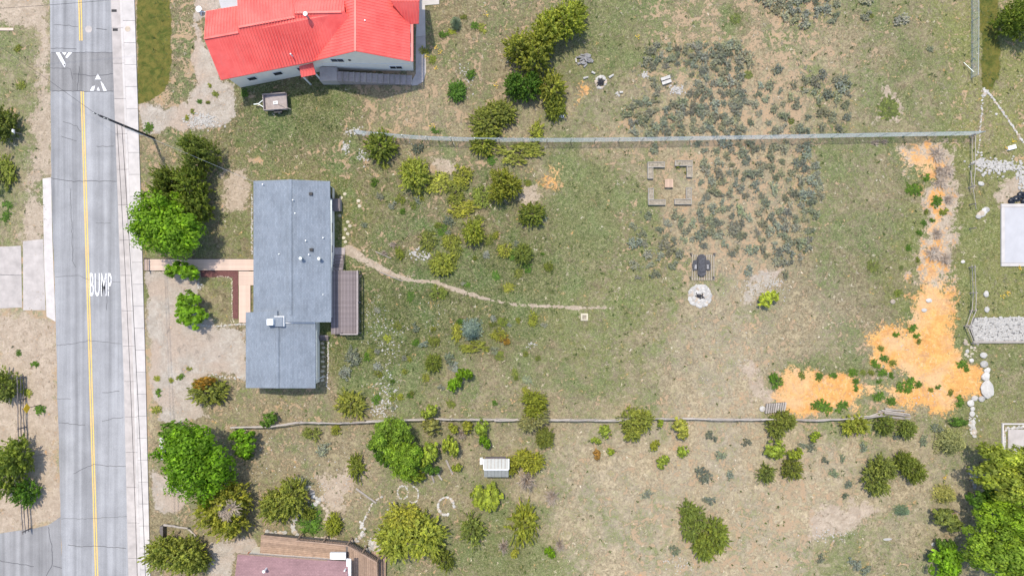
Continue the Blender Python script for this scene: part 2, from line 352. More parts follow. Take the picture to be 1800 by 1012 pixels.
# ground: one sheet, finely divided in view, reaching to the horizon
def axis(lo, hi, step):
    a = list(np.arange(lo, hi+step/2, step)); d = step; e = []
    x = hi
    while x < 2500: d *= 1.7; x += d; e.append(x)
    d = step; b = []; x = lo
    while x > -2500: d *= 1.7; x -= d; b.append(x)
    return np.array(b[::-1]+a+e)
gx = axis(-60, 60, .2); gy = axis(-35, 35, .2)
GX, GY = np.meshgrid(gx, gy); nx, ny = len(gx), len(gy)
PXg = np.clip(GX*S+900, -500, 2300); PYg = np.clip(506-GY*S, -500, 1500)
LAY = masks(PXg, PYg)
def grid_mesh(name, sel_faces=None, z=0.0):
    if sel_faces is None:
        v = np.stack([GX, GY, np.full(GX.shape, z)], -1).reshape(-1, 3)
        ii, jj = np.meshgrid(np.arange(nx-1), np.arange(ny-1)); a = (jj*nx+ii).ravel()
        f = np.stack([a, a+1, a+nx+1, a+nx], 1); keep = None
    else:
        jj, ii = np.nonzero(sel_faces); a = jj*nx+ii
        f = np.stack([a, a+1, a+nx+1, a+nx], 1); keep, inv = np.unique(f, return_inverse=True); f = inv.reshape(-1, 4)
        v = np.stack([GX.ravel()[keep], GY.ravel()[keep], np.full(len(keep), z)], 1)
    me = bpy.data.meshes.new(name); me.vertices.add(len(v)); me.vertices.foreach_set('co', v.astype(np.float32).ravel())
    me.loops.add(f.size); me.loops.foreach_set('vertex_index', f.astype(np.int32).ravel())
    me.polygons.add(len(f)); me.polygons.foreach_set('loop_start', np.arange(0, f.size, 4, dtype=np.int32))
    me.update(calc_edges=True)
    for k in ('green','tan','tanp','orange','gravel','lawn','pale','warm'):
        at = me.attributes.new(k, 'FLOAT', 'POINT'); d = LAY[k].ravel() if keep is None else LAY[k].ravel()[keep]
        at.data.foreach_set('value', d.astype(np.float32))
    return me
def mat_ground():
    g = NG('ground'); co = g.coord('Object')
    A = {k: g.attr(k).outputs['Fac'] for k in ('green','tan','tanp','orange','gravel','lawn','pale','warm')}
    n_f = g.noise(co, 4.2, 6, .75, .5); n_m = g.noise(co, 1.1, 6, .68, .7); n_l = g.noise(co, .24, 4, .6, .5); n_x = g.noise(co, 13, 4, .75)
    n_b = g.noise(g.mapping(co, (1,1,1), (0,0,.7)), 2.0, 6, .7, 1.0); n_t = g.noise(g.mapping(co, (1,1,1), (0,0,1.9)), .75, 6, .68, 1.2)
    n_w = g.noise(g.mapping(co, (1,1,1), (0,0,2.6)), 1.9, 3, .6, 2.2)
    worm = g.rng(g.math('ABSOLUTE', g.math('SUBTRACT', n_w, .5)), .0, .045, 1, 0)
    add = lambda a, b, k: g.math('MULTIPLY_ADD', g.math('SUBTRACT', b, .5), k, a)
    cn = lambda n, w=.10, c=.5: g.rng(n, c-w, c+w)
    # living grass against straw
    gf = g.rng(add(add(add(A['green'], n_f, 1.5), n_m, 1.7), n_l, 1.3), .22, .78, smooth=True)
    s1 = g.mix(cn(n_b), srgb(150,137,106), srgb(108,98,72)); s1 = g.mix(g.math('MULTIPLY', cn(n_l, .1), .6), s1, srgb(124,116,92))
    s2 = g.mix(cn(n_b), srgb(208,190,160), srgb(156,141,116)); s2 = g.mix(g.math('MULTIPLY', cn(n_l, .1), .7), s2, srgb(178,166,150)); s2 = g.mix(g.math('MULTIPLY', cn(n_t, .06, .56), .7), s2, srgb(140,132,104)); s2 = g.mix(g.math('MULTIPLY', cn(n_m, .05, .60), .7), s2, srgb(222,198,170))
    straw = g.mix(g.rng(add(A['pale'], n_m, .8), .2, .8), s1, s2)
    grn = g.mix(cn(n_m, .12), srgb(80,92,44), srgb(112,118,70))
    grn = g.mix(cn(n_b, .08, .57), grn, srgb(58,72,32))
    grn = g.mix(g.math('MULTIPLY', cn(n_l, .08, .55), .6), grn, srgb(88,116,62))
    grn = g.mix(g.math('MULTIPLY', g.rng(add(A['warm'], n_t, 1.0), .3, .8), .75), grn, g.mix(cn(n_m, .12), srgb(112,120,44), srgb(142,138,74)))
    grn = g.mix(g.math('MULTIPLY', A['pale'], .6), grn, srgb(150,154,106))
    c = g.mix(gf, straw, grn)
    c = g.mix(g.math('MULTIPLY', worm, .6), c, srgb(192,180,146))
    dk = g.rng(n_t, .36, .64, 1.14, .82); dk2 = g.rng(n_f, .36, .64, .58, 1.40)
    # bare soil showing between
    tf = g.rng(add(add(add(A['tan'], n_t, 2.0), n_b, 1.0), n_f, .5), .60, .68, smooth=True)
    tan = g.mix(cn(n_f), srgb(216,188,157), srgb(190,163,134))
    c = g.mix(g.math('MULTIPLY', tf, .9), c, tan)
    tp = g.rng(add(add(add(A['tanp'], n_f, 1.3), n_m, 2.2), n_b, 1.2), .40, .62, smooth=True)
    tan2 = g.mix(cn(n_m), srgb(213,195,177), srgb(189,171,153)); tan2 = g.mix(cn(n_b, .05, .62), tan2, srgb(150,134,112))
    c = g.mix(g.math('MULTIPLY', tp, .92), c, tan2)
    gv = g.rng(add(add(A['gravel'], n_f, 1.0), n_m, 1.2), .4, .6, smooth=True)
    grv = g.mix(cn(n_m), srgb(208,198,187), srgb(188,177,165))
    grv = g.mix(cn(n_x, .08, .62), grv, srgb(150,142,136)); grv = g.mix(cn(n_l, .08, .54), grv, srgb(198,180,165))
    grv = g.mix(cn(n_t, .05, .64), grv, srgb(158,148,138))
    c = g.mix(gv, c, grv)
    og = g.rng(add(add(add(A['orange'], n_f, 1.5), n_m, 1.4), n_t, 1.3), .28, .56, smooth=True)
    orr = g.mix(cn(n_m), srgb(246,190,116), srgb(230,168,98)); orr = g.mix(g.math('MULTIPLY', cn(n_t, .05, .58), .8), orr, srgb(216,168,126))
    orr = g.mix(g.math('MULTIPLY', cn(n_l, .07, .55), .65), orr, srgb(238,200,158)); orr = g.mix(cn(n_b, .05, .6), orr, srgb(246,206,152)); orr = g.mix(cn(n_x, .06, .64), orr, srgb(214,160,108))
    c = g.mix(og, c, orr)
    lw = g.mix(cn(n_m), srgb(88,98,38), srgb(142,134,66)); lw = g.mix(cn(n_f, .12, .54), lw, srgb(70,84,34)); lw = g.mix(g.math('MULTIPLY', cn(n_t, .08, .55), .7), lw, srgb(140,130,64))
    c = g.mix(g.rng(add(add(A['lawn'], n_f, 1.2), n_m, .8), .42, .58), c, lw)
    v = g.math('MULTIPLY', g.math('MULTIPLY', g.rng(n_x, .3, .7, .80, 1.2), dk2), dk)
    bare = g.math('MAXIMUM', g.math('MAXIMUM', tp, gv), g.math('MAXIMUM', og, g.math('MULTIPLY', tf, .55)))
    v = g.math('MULTIPLY_ADD', g.math('SUBTRACT', v, 1.0), g.math('MULTIPLY', g.rng(bare, 0, 1, 1, .38), g.rng(A['pale'], 0, 1, 1, .62)), 1.0)
    cc = g.n('ShaderNodeCombineColor')
    for k in range(3): g.put(cc.inputs[k], v)
    c = g.mix(1.0, c, cc.outputs[0], 'MULTIPLY')
    # the colours above are sunlit picture values: bring them down to reflectance
    c = g.mix(1.0, c, (.705, .698, .662), 'MULTIPLY')
    g.bump(g.math('ADD', g.math('MULTIPLY', n_f, .7), g.math('MULTIPLY', n_x, .5)), .8, .14)
    return g.done(c, .95)
M['ground'] = mat_ground()
ground = link_mesh('ground', grid_mesh('ground'), M['ground']); tag(ground, kind='structure')
def patch(name, key, poly_px, thr=.5, z=.005):
    sd = sd_poly(PXg, PYg, poly_px); m = (LAY[key] > thr) & (sd < 18)
    fs = m[:-1,:-1] & m[1:,:-1] & m[:-1,1:] & m[1:,1:]
    if fs.any(): tag(link_mesh(name, grid_mesh(name, fs, z), M['ground']), kind='structure')
patch('bare_sand', 'orange', ORANGE[0]); patch('gravel_driveway', 'gravel', GRAVEL[0]); patch('gravel_yard', 'gravel', GRAVEL[1])
patch('lawn', 'lawn', LAWN[0]); patch('gravel_parking', 'gravel', GRAVEL[4])
_x = [p[0] for p in TRAIL]; patch('footpath', 'trail', [(600,420),(700,460),(820,495),(1090,525),(1090,555),(820,535),(700,515),(600,470)])

# ------------------------------------------------------------------ road, kerb, pavement
def edge(y, a): return np.interp(y, [q[0] for q in a], [q[1] for q in a])
RL = [(-80,86),(0,88),(310,90),(565,98),(700,101),(905,107),(1100,112)]
RR = [(-80,192),(0,195),(340,207),(670,218),(1012,226),(1100,229)]
KB = [(-80,209),(0,211.5),(340,225),(670,236),(1012,244),(1100,247)]
KT = [(-80,213),(0,215.5),(340,229),(670,240),(1012,248),(1100,250)]
SW = [(-80,234),(0,237),(340,248),(670,257),(1012,265),(1100,268)]
def extend(a):     # carry the kerb lines on beyond the picture
    (y0, x0), (y1, x1), (y2, x2), (y3, x3) = a[0], a[1], a[-2], a[-1]
    return [(-700, x0+(x1-x0)/(y1-y0)*(-700-y0))]+a+[(1700, x3+(x3-x2)/(y3-y2)*(1700-y3))]
RL, RR, KB, KT, SW = map(extend, (RL, RR, KB, KT, SW))
ys = list(range(-700, 1701, 20))
road_poly = [P(edge(y, RL)+random.uniform(-.8,.8), y)[:2] for y in ys]+[P(edge(y, RR)+.5, y)[:2] for y in ys[::-1]]
road = MB().prism([tuple(p) for p in road_poly], -.05, .02).build('road', M['asphalt']); tag(road, kind='structure')
def strip(pts, wd, z=.0, t=.004):
    m = MB(); pts = [Vector((*q, 0)) if len(q) == 2 else q for q in pts]; L = []; R = []
    for i, p in enumerate(pts):
        d = (pts[min(i+1, len(pts)-1)]-pts[max(i-1, 0)]).normalized(); s_ = Vector((-d.y, d.x, 0))*wd/2
        L.append(p+s_); R.append(p-s_)
    for i in range(len(pts)-1):
        b = [R[i], R[i+1], L[i+1], L[i]]
        m.add([(q.x, q.y, z) for q in b], [(0,1,2,3)])
    return m
def wiggly(pts, amp, step=5):
    out = []
    for (a, b) in zip(pts[:-1], pts[1:]):
        n = max(1, int(math.hypot(b[0]-a[0], b[1]-a[1])/step))
        for k in range(n):
            t = k/n; out.append((a[0]+(b[0]-a[0])*t+random.uniform(-amp, amp), a[1]+(b[1]-a[1])*t+random.uniform(-amp, amp)))
    return [P(*q) for q in out+[pts[-1]]]
hump = MB(); hp = [P(88.5,94)[:2], P(199,93)[:2], P(201,160)[:2], P(88.5,161)[:2]]
hump.add([(*p, .026) for p in hp], [(3,2,1,0)]); hump.build('speed_hump', M['asphaltd'], road)
YC = [(0,140.8),(75,142.6),(160,144.8),(340,150.3),(670,160),(1012,170.2),(1100,173),(1700,191)]
for (y0, y1) in ((-696,76),(161,1690)):
    for dx in (-1.9, 1.9):
        pts = [P(edge(y, [(-700,124),(-80,138.5)]+YC)+dx+random.uniform(-.12,.12), y) for y in range(y0, y1+1, 12)]
        strip(pts, .125, .031).build('centre_line', M['ypaint'], road)
CR = [[(95,44),(110,44),(138,48)],[(170,50),(188,53)],[(90,85),(135,87)],[(88,120),(125,121),(128,140)],[(90,313),(130,319),(150,318),(205,319)],[(97,487),(140,484),(152,491),(213,496)],[(100,607),(130,604),(156,598),(215,604)],
 [(124,332),(126,380),(128,458),(134,470)],[(104,742),(150,747)],[(180,740),(198,735),(217,733)],[(130,832),(145,823),(165,816),(198,819),(222,819)],[(108,911),(150,911),(225,907)],[(120,957),(140,960),(170,959),(222,963)],
 [(180,690),(210,687)],[(168,392),(195,392)],[(110,214),(135,222),(142,232)],[(170,258),(200,257)],[(108,240),(135,248)],[(130,130),(160,134),(200,130)],[(92,160),(200,161)],[(90,93),(198,93)],[(188,510),(188,545)],[(140,118),(136,160)],[(100,700),(125,701)]]
for c in CR: strip(wiggly(c, .9), random.uniform(.03,.055), .0335).build('crack', M['crack'], road)
# bump arrows, painted as pieces of a barred triangle
def flat(polys, z, name, mat, par):
    m = MB()
    for p in polys:
        q = [P(*c) for c in p]; ar = sum(q[i].x*q[(i+1) % len(q)].y-q[(i+1) % len(q)].x*q[i].y for i in range(len(q)))
        if ar < 0: q = q[::-1]
        m.add([(v.x, v.y, z) for v in q], [tuple(range(len(q)))])
    return m.build(name, mat, par)
flat([[(98.5,92.8),(105,92.8),(115.5,112),(113,118.5),(111,115)],[(109,92.5),(117.5,92.5),(114,98)],[(120.5,92.5),(127.5,92.5),(118.5,102.5),(115,101.5)],[(112.5,113),(116,113),(114.2,119.5)]], .036, 'hump_marking', M['wpaint'], road)
flat([[(172,129.5),(177.5,140),(167.5,140)],[(158.5,160),(162.5,152.5),(167.5,151),(165.5,160)],[(170.2,160),(173,153),(176,160)],[(177,143),(180.5,146),(188.2,160),(182,160)]], .036, 'hump_marking', M['wpaint'], road)
# BUMP
cu = bpy.data.curves.new('bump', 'FONT'); cu.body = 'BUMP'; cu.space_character = 1.08; cu.offset = .004
to = bpy.data.objects.new('bump_tmp', cu); COL.objects.link(to)
dg = bpy.context.evaluated_depsgraph_get(); me = bpy.data.meshes.new_from_object(to.evaluated_get(dg)); bpy.data.objects.remove(to)
co = np.array([v.co[:] for v in me.vertices]); mn, mx_ = co.min(0), co.max(0)
p0, p1 = P(158.3,520.5), P(196.5,480)
for v in me.vertices:
    v.co = (p0.x+(v.co.x-mn[0])/(mx_[0]-mn[0])*(p1.x-p0.x), p0.y+(v.co.y-mn[1])/(mx_[1]-mn[1])*(p1.y-p0.y), .036)
me.name = 'road_lettering'; link_mesh('road_lettering', me, M['wpaint'], road)
def disc(px, py, r, z, n=20):
    c = P(px, py); return MB().prism([(c.x+r*math.cos(2*math.pi*k/n), c.y+r*math.sin(2*math.pi*k/n)) for k in range(n)], z-.03, z)
o = disc(156,52,.38,.034).build('manhole_cover', M['gutter'], None, P(156,52)); tag(o, 'grey round manhole cover in the asphalt above the speed hump', 'manhole cover')
# concrete
def panels(root_name, L, R, step, z0, z1, mat, name, gap=.8, par=None):
    root = MB().prism([tuple(P(edge(y, L)+1, y)[:2]) for y in ys]+[tuple(P(edge(y, R)-1, y)[:2]) for y in ys[::-1]], -.05, z1-.03).build(root_name, M['crack'])
    tag(root, kind='structure'); y = -694.0
    while y < 1690:
        y2 = y+step
        poly = [P(edge(y+gap/2, L), y+gap/2), P(edge(y+gap/2, R), y+gap/2), P(edge(y2-gap/2, R), y2-gap/2), P(edge(y2-gap/2, L), y2-gap/2)]
        MB().prism([tuple(q[:2]) for q in poly], z0, z1+random.uniform(-.006,.006)).build(name, mat, root); y = y2
    return root
panels('gutter', RR, KB, 62, -.04, .045, M['gutter'], 'gutter_panel', .6)
panels('kerb', KB, KT, 62, -.04, .14, M['conc'], 'kerb_stone', .5)
sidewalk = panels('sidewalk', KT, SW, 38.5, -.04, .125, M['conc'], 'concrete_panel', .55)
for (px, py) in ((201,19.5),(203,53)):
    m = MB(); c = P(px, py); m.box(c.x-.28, c.x+.28, c.y-.14, c.y+.14, .02, .055)
    for k in range(5): m.box(c.x-.26+k*.115, c.x-.22+k*.115, c.y-.12, c.y+.12, .055, .065)
    o = m.build('drain_grate', M['black'], None, c)
    tag(o, 'dark gutter drain grate '+('near the top edge of the photo' if py < 30 else 'beside the round cover on the sidewalk'), 'drain')
o = disc(225.5,52,.3,.14).build('utility_cover', M['stone2'], None, P(225.5,52)); tag(o, 'round brown utility cover set in the sidewalk', 'cover')
# left verge concrete and side drive
def concrete(name, poly, z, mat):
    return tag(MB().prism([tuple(P(*q)[:2]) for q in poly], -.05, z).build(name, mat), kind='structure')
concrete('concrete_apron', [(75,314),(90,312),(92,420),(97.5,565),(82,556),(78,470)], .012, M['conc'])
pad = concrete('concrete_pad', [(-60,436),(37,432),(39,540),(-60,545)], .02, M['gutter'])
strip(wiggly([(-20,482),(38,484)], .4), .05, .026).build('joint', M['crack'], pad)
pad2 = concrete('concrete_drive', [(40.5,424),(76,420),(80,545),(41,545)], .012, M['gutter'])
drv = concrete('side_driveway', [(-80,950),(30,932),(60,928),(85,922),(106,908),(112,1100),(-80,1100)], .014, M['asphaltn'])
for c in ([(85,925),(91,960),(93,990),(80,1014),(78,1040)],[(93,993),(112,999)],[(0,985),(60,995)]): strip(wiggly(c, .8), .06, .019).build('crack', M['crack'], drv)

# ------------------------------------------------------------------ foliage meshes
def quads_mesh(name, C, U, V, tint):
    n = len(C); v = np.stack([C-U, C-V, C+U, C+V], 1).reshape(-1, 3)
    me = bpy.data.meshes.new(name); me.vertices.add(4*n); me.vertices.foreach_set('co', v.astype(np.float32).ravel())
    me.loops.add(4*n); me.loops.foreach_set('vertex_index', np.arange(4*n, dtype=np.int32))
    me.polygons.add(n); me.polygons.foreach_set('loop_start', np.arange(0, 4*n, 4, dtype=np.int32)); me.update(calc_edges=True)
    at = me.attributes.new('tint', 'FLOAT', 'FACE'); at.data.foreach_set('value', tint.astype(np.float32))
    me.materials.append(M['fol']); return me
def norm_xy(C, q=98):
    C = C.copy(); C[:,:2] -= (np.percentile(C[:,:2], 97, axis=0)+np.percentile(C[:,:2], 3, axis=0))/2; C[:,:2] /= np.percentile(np.hypot(C[:,0], C[:,1]), q); return C
def unit(a): return a/(np.linalg.norm(a, axis=-1, keepdims=True)+1e-9)
def leaves(C, Nn, size, ratio, tint, name, r, dirs=None):
    t = r.normal(size=C.shape) if dirs is None else dirs+r.normal(size=C.shape)*.35
    u = unit(t-Nn*np.sum(t*Nn, -1, keepdims=True)); v = np.cross(Nn, u)
    return quads_mesh(name, C, u*size[:,None], v*(size*ratio)[:,None], tint)
def dec_mesh(name, seed, clumps, per, ls, lobes=5):
    r = np.random.default_rng(seed); C = []; Nn = []; T = []
    lobe = [(r.uniform(0, 6.28), r.uniform(.3, .52), r.uniform(.42, .62), r.uniform(.45, .7)) for _ in range(lobes)]+[(0, 0, .6, .62)]
    for k in range(clumps):
        a, d, lr, lz = lobe[k % len(lobe)]
        cen = np.array([math.cos(a)*d, math.sin(a)*d, lz])
        q = unit(r.normal(size=3)); q[2] = abs(q[2])*1.0-.25; q = unit(q)
        p = cen+q*np.array([lr, lr, .36])*r.uniform(.45, 1.02); p[2] = max(.16, p[2])
        cr = r.uniform(.09, .2); n = int(per*(cr/.15)**2)
        dd = unit(r.normal(size=(n, 3))+np.array([0, 0, .35])); ra = r.random((n, 1))**.4
        C.append(p+dd*ra*np.array([cr, cr, cr*.75])); Nn.append(unit(dd+q*.5+np.array([0, 0, .5])+r.normal(size=(n, 3))*.45))
        T.append(r.uniform(.68, 1.28)*r.uniform(.7, 1.3, n))
    C = norm_xy(np.concatenate(C)); Nn = np.concatenate(Nn); T = np.concatenate(T)
    return leaves(C, Nn, ls*r.uniform(.45, 1.65, len(C)), .62, T, name, r)
def spray_mesh(name, seed, sprays, per, ls, length, wid, dome=(1, 1, 1), fill=.62, up=.35, lobes=0, gaps=0.0):
    r = np.random.default_rng(seed); C = []; Nn = []; T = []; D = []
    off = [(r.uniform(0, 6.28), r.uniform(.25, .5), r.uniform(.45, .65)) for _ in range(lobes)] or [(0, 0, 1.0)]
    for k in range(sprays):
        a, d0, sc = off[k % len(off)]
        q = unit(r.normal(size=3)); q[2] = abs(q[2])
        rad = r.uniform(fill-.25, fill+.18)
        if gaps and vnoise(np.array([q[0]*3+a*7]), np.array([q[1]*3]), .9, seed)[0] < gaps: continue
        p = np.array([math.cos(a)*d0+q[0]*rad*sc, math.sin(a)*d0+q[1]*rad*sc, .12+q[2]*rad*dome[2]])
        d = unit(q*np.array([1, 1, .5])+np.array([0, 0, up])+r.normal(size=3)*.28); L = length*r.uniform(.6, 1.25)
        t = r.random(per)**.8; side = unit(r.normal(size=(per, 3)))*(wid*(1.05-t)[:,None])
        C.append(p+d*L*t[:,None]+side); Nn.append(unit(side/wid*.7+np.array([0, 0, .75])+r.normal(size=(per, 3))*.4)); D.append(np.repeat(d[None], per, 0))
        T.append(r.uniform(.72, 1.28)*r.uniform(.8, 1.2, per))
    C = norm_xy(np.concatenate(C)); C[:,2] = np.maximum(C[:,2], .02)
    return leaves(C, np.concatenate(Nn), ls*r.uniform(.5, 1.55, len(C)), .45, np.concatenate(T), name, r, np.concatenate(D))
def spruce_mesh(name, seed, levels, per):
    r = np.random.default_rng(seed); C = []; Nn = []; T = []; D = []
    for k in range(levels):
        z = .1+.88*k/levels; R = (1-z)**.8*1.02; nb = max(4, int(11*(1-z)+3)); a0 = r.uniform(0, 6.28)
        for b in range(nb):
            a = a0+6.283*b/nb+r.normal()*.14; RR_ = R*r.uniform(.75, 1.12); t = .12+.88*r.random(per)**.7
            d = np.array([math.cos(a), math.sin(a), 0]); s_ = np.array([-d[1], d[0], 0])
            wv = .13*np.sin(np.clip(t*1.05, 0, 1)*math.pi)**.6*RR_/max(R, .2)*r.normal(size=per)
            p = d*(RR_*t)[:,None]+s_*wv[:,None]+np.array([0, 0, z])+np.stack([0*t, 0*t, -.1*t*(1-z)+r.normal(size=per)*.012], 1)
            C.append(p); Nn.append(unit(np.array([0, 0, 1])+d*.3+r.normal(size=(per, 3))*.35)); D.append(np.repeat((d+s_*.3)[None], per, 0)); T.append(r.uniform(.78, 1.22)*r.uniform(.8, 1.2, per))
    C = np.concatenate(C)
    return leaves(C, np.concatenate(Nn), .05*r.uniform(.7, 1.3, len(C)), .38, np.concatenate(T), name, r, np.concatenate(D))
V = {}
V['dec'] = [dec_mesh('leafy_crown', 20+i, 230, 66, .034, 5+i) for i in range(3)]
V['decs'] = [dec_mesh('shrub_crown', 40+i, 100, 30, .072, 3+i) for i in range(3)]
V['jun'] = [spray_mesh('juniper_crown', 60+i, 520, 20, .042, .28, .070, (1, 1, .85), .62, .40, i+2) for i in range(3)]
V['juns'] = [spray_mesh('juniper_crown', 70+i, 210, 17, .062, .32, .09, (1, 1, .85), .58, .42, i) for i in range(3)]
V['spike'] = [spray_mesh('spiky_crown', 80+i, 150, 15, .075, .46, .07, (1, 1, .7), .42, .3, 2) for i in range(2)]
V['low'] = [spray_mesh('creeping_crown', 90+i, 170, 12, .070, .25, .09, (1, 1, .55), .6, .7, 5, .22) for i in range(3)]
V['spr'] = [spruce_mesh('spruce_crown', 100+i, 15, 26) for i in range(2)]
V['sage'] = [spray_mesh('sagebrush', 110+i, 64, 10, .10, .26, .12, (1, 1, .8), .5, .8, 3, 0) for i in range(4)]
V['weed'] = [spray_mesh('weed', 120+i, 60, 10, .12, .30, .16, (1, 1, .6), .5, .6, 2+i) for i in range(3)]
V['moss'] = [spray_mesh('moss', 125+i, 110, 9, .11, .2, .16, (1, 1, .4), .55, .8, 0) for i in range(2)]
def twig_mesh(name, seed, n):
    r = random.Random(seed); m = MB()
    for k in range(n):
        a = r.uniform(0, 6.28); e = r.uniform(.15, 1.2); L = r.uniform(.5, 1.0); p = Vector((0, 0, .03)); d = Vector((math.cos(a)*math.cos(e), math.sin(a)*math.cos(e), math.sin(e)))
        for s_ in range(3):
            q = p+d*L/3; q.z = max(q.z, .02); m.tube(p, q, (.022-.006*s_)*1.7, (.016-.006*s_)*1.7, 3, False)
            if s_:
                d2 = (d+Vector((r.gauss(0, .5), r.gauss(0, .5), r.gauss(0, .3)))).normalized(); m.tube(p, p+d2*L*.35, .018, .006, 3, False)
            p = q; d = (d+Vector((r.gauss(0, .25), r.gauss(0, .25), r.gauss(0, .15)))).normalized()
    me = m.mesh(name); me.materials.append(M['twig']); return me
V['bare'] = [twig_mesh('bare_crown', 130+i, 110) for i in range(2)]
def trunk_mesh(name, seed):
    r = random.Random(seed); m = MB(); p = Vector((0, 0, -.01)); rad = .055
    for k in range(5):
        q = p+Vector((r.uniform(-.03, .03), r.uniform(-.03, .03), .14)); m.tube(p, q, rad, rad*.82, 7, k in (0, 4)); rad *= .82
        if k >= 1:
            for j in range(2):
                a = r.uniform(0, 6.28); m.tube(q, q+Vector((math.cos(a)*.42, math.sin(a)*.42, .16)), rad*.5, rad*.15, 5, False)
        p = q
    me = m.mesh(name); me.materials.append(M['bark']); return me
TRUNK = [trunk_mesh('trunk', 140+i) for i in range(3)]
PAL = dict(lime=(.35,.41,.06), bright=(.19,.33,.018), green=(.12,.22,.03), olive=(.335,.345,.058), oliveg=(.225,.255,.052), dark=(.18,.22,.04), yell=(.39,.38,.06), blue=(.27,.33,.26),
           pale=(.36,.35,.14), grey=(.38,.34,.28), limeg=(.23,.33,.03), limeb=(.24,.34,.036), sage=(.32,.33,.275), orange=(.42,.24,.05), sageb=(.24,.265,.215), moss=(.19,.215,.06))
tcount = [0]
def tree(name, px, py, rx, ry, kind, h, colr, label, cat='bush', group=None, rz=None):
    k = (1-.55*h/H)/S; loc = P(px, py, .55*h); loc.z = 0
    i = tcount[0]; tcount[0] += 1; rr = random.Random(i*31+5)
    root = empty(name, loc, label, cat, group)
    a = rr.uniform(0, 6.28) if rz is None else rz
    me = V[kind][i % len(V[kind])]
    c = bpy.data.objects.new('crown', me); COL.objects.link(c); c.parent = root
    f = 1.05
    # turn the crown mesh, then stretch it along the photo axes through the root
    c.rotation_euler = (0, 0, a); root.scale = (rx*k*f, ry*k*f, h)
    pc = PAL[colr]; j0 = rr.uniform(.86, 1.14); j = [j0*rr.uniform(.92, 1.03), j0, j0*rr.uniform(.8, 1.2)]; c.color = (pc[0]*j[0], pc[1]*j[1], pc[2]*j[2], 1)
    if kind not in ('bare',):
        t = bpy.data.objects.new('trunk', TRUNK[i % 3]); COL.objects.link(t); t.parent = root; t.rotation_euler = (0, 0, a)
    return root

# ------------------------------------------------------------------ building helpers
def ribs(pts, d2, spacing, wd=.045, ht=.05):
    """raised seams across a roof plane, running down the slope d2"""
    pts = [Vector(p) for p in pts]; A = np.array([[p.x, p.y, 1] for p in pts]); z = np.array([p.z for p in pts])
    a, b, c = np.linalg.lstsq(A, z, rcond=None)[0]
    d = Vector((d2[0], d2[1])).normalized(); nrm = Vector((-d.y, d.x)); ts = [p.x*nrm.x+p.y*nrm.y for p in pts]; m = MB()
    t = min(ts)+spacing*.4
    while t < max(ts):
        hit = []
        for i in range(len(pts)):
            p, q = pts[i], pts[(i+1) % len(pts)]; tp = p.x*nrm.x+p.y*nrm.y-t; tq = q.x*nrm.x+q.y*nrm.y-t
            if (tp > 0) != (tq > 0):
                k = tp/(tp-tq); x = p.x+(q.x-p.x)*k; y = p.y+(q.y-p.y)*k; hit.append((x*d.x+y*d.y, x, y))
        hit.sort()
        for h0, h1 in zip(hit[::2], hit[1::2]):
            if h1[0]-h0[0] > .1:
                m.bar((h0[1], h0[2], a*h0[1]+b*h0[2]+c+.02), (h1[1], h1[2], a*h1[1]+b*h1[2]+c+.02), wd, ht)
        t += spacing
    return m
def G(x, y, h): return Vector((x/S, -y/S, h))        # plan position in ground pixels from the nadir

# ------------------------------------------------------------------ red-roofed house
rh = empty('red_roof_house', P(640,40), 'cream house with bright red ribbed metal roof at the top of the photo', 'house')
wing_s = [P(358.5,68,6.9), P(419,57,6.9), P(419,48,7.2), P(518,30,7.2), P(518,22.5,7.45), P(606,21,7.5), P(640,60,6.0), P(549,108.7,4.5), P(388,141,4.5)]
wing_u = Vector((P(602,21,6.9)-P(358.5,68,6.9)))
sl_w = (wing_u.y, -wing_u.x)
r1 = MB().slab(wing_s, .12).build('roof', M['red'], rh); tag(r1, 'broad red roof slope of the angled wing')
ribs(wing_s, sl_w, .30).build('roof_seams', M['redseam'], r1)['kind'] = 'stuff'
def roofface(pts, d2, lab=None):
    r = MB().slab(pts, .12).build('roof', M['red'], rh); q = ribs(pts, d2, .30).build('roof_seams', M['redseam'], r); q['kind'] = 'stuff'
    return r
roofface([P(358.5,68,6.905), P(419,57,6.905), P(421.5,10,4.8), P(362,20,4.8)], sl_w)
roofface([P(419,48,7.205), P(518,30,7.205), P(510,-60,4.6), P(415,-45,4.6)], sl_w)
roofface([P(518,22.5,7.455), P(606,21,7.505), P(600,-70,4.4), P(508,-60,4.5)], (0, 1))
xe0, xe1, xr = -330, -168.4, -248
ys_, yn_ = -374.5, -640
roofface([G(xr, ys_, 7.6), G(xe1, ys_, 4.5), G(xe1, yn_, 4.5), G(xr, yn_, 7.6)], (1, 0))
roofface([G(xr, ys_, 7.6), G(xe0, ys_, 4.5), G(xe0, yn_, 4.5), G(xr, yn_, 7.6)], (1, 0))
# east cross gable
roofface([P(686,2,6.35), P(737,2,6.35), P(736,42,4.55), P(718,42,4.55)], (0, 1))
roofface([P(686,2,6.35), P(737,2,6.35), P(735,-40,4.55), P(716,-40,4.55)], (0, 1))
ridge = MB()
for a, b in ((G(xr, ys_-.0, 7.62), G(xr, yn_, 7.62)), (P(358.5,68,6.93), P(419,57,6.93)), (P(419,48,7.23), P(518,30,7.23)), (P(518,22.5,7.48), P(600,21,7.53))): ridge.bar(a, b, .2, .05)
ridge.build('ridge_cap', M['red'], rh)
gut = MB(); gut.bar(G(xe1+3, ys_, 4.42), G(xe1+3, -441, 4.42), .22, .14); gut.build('gutter', M['red'], rh)
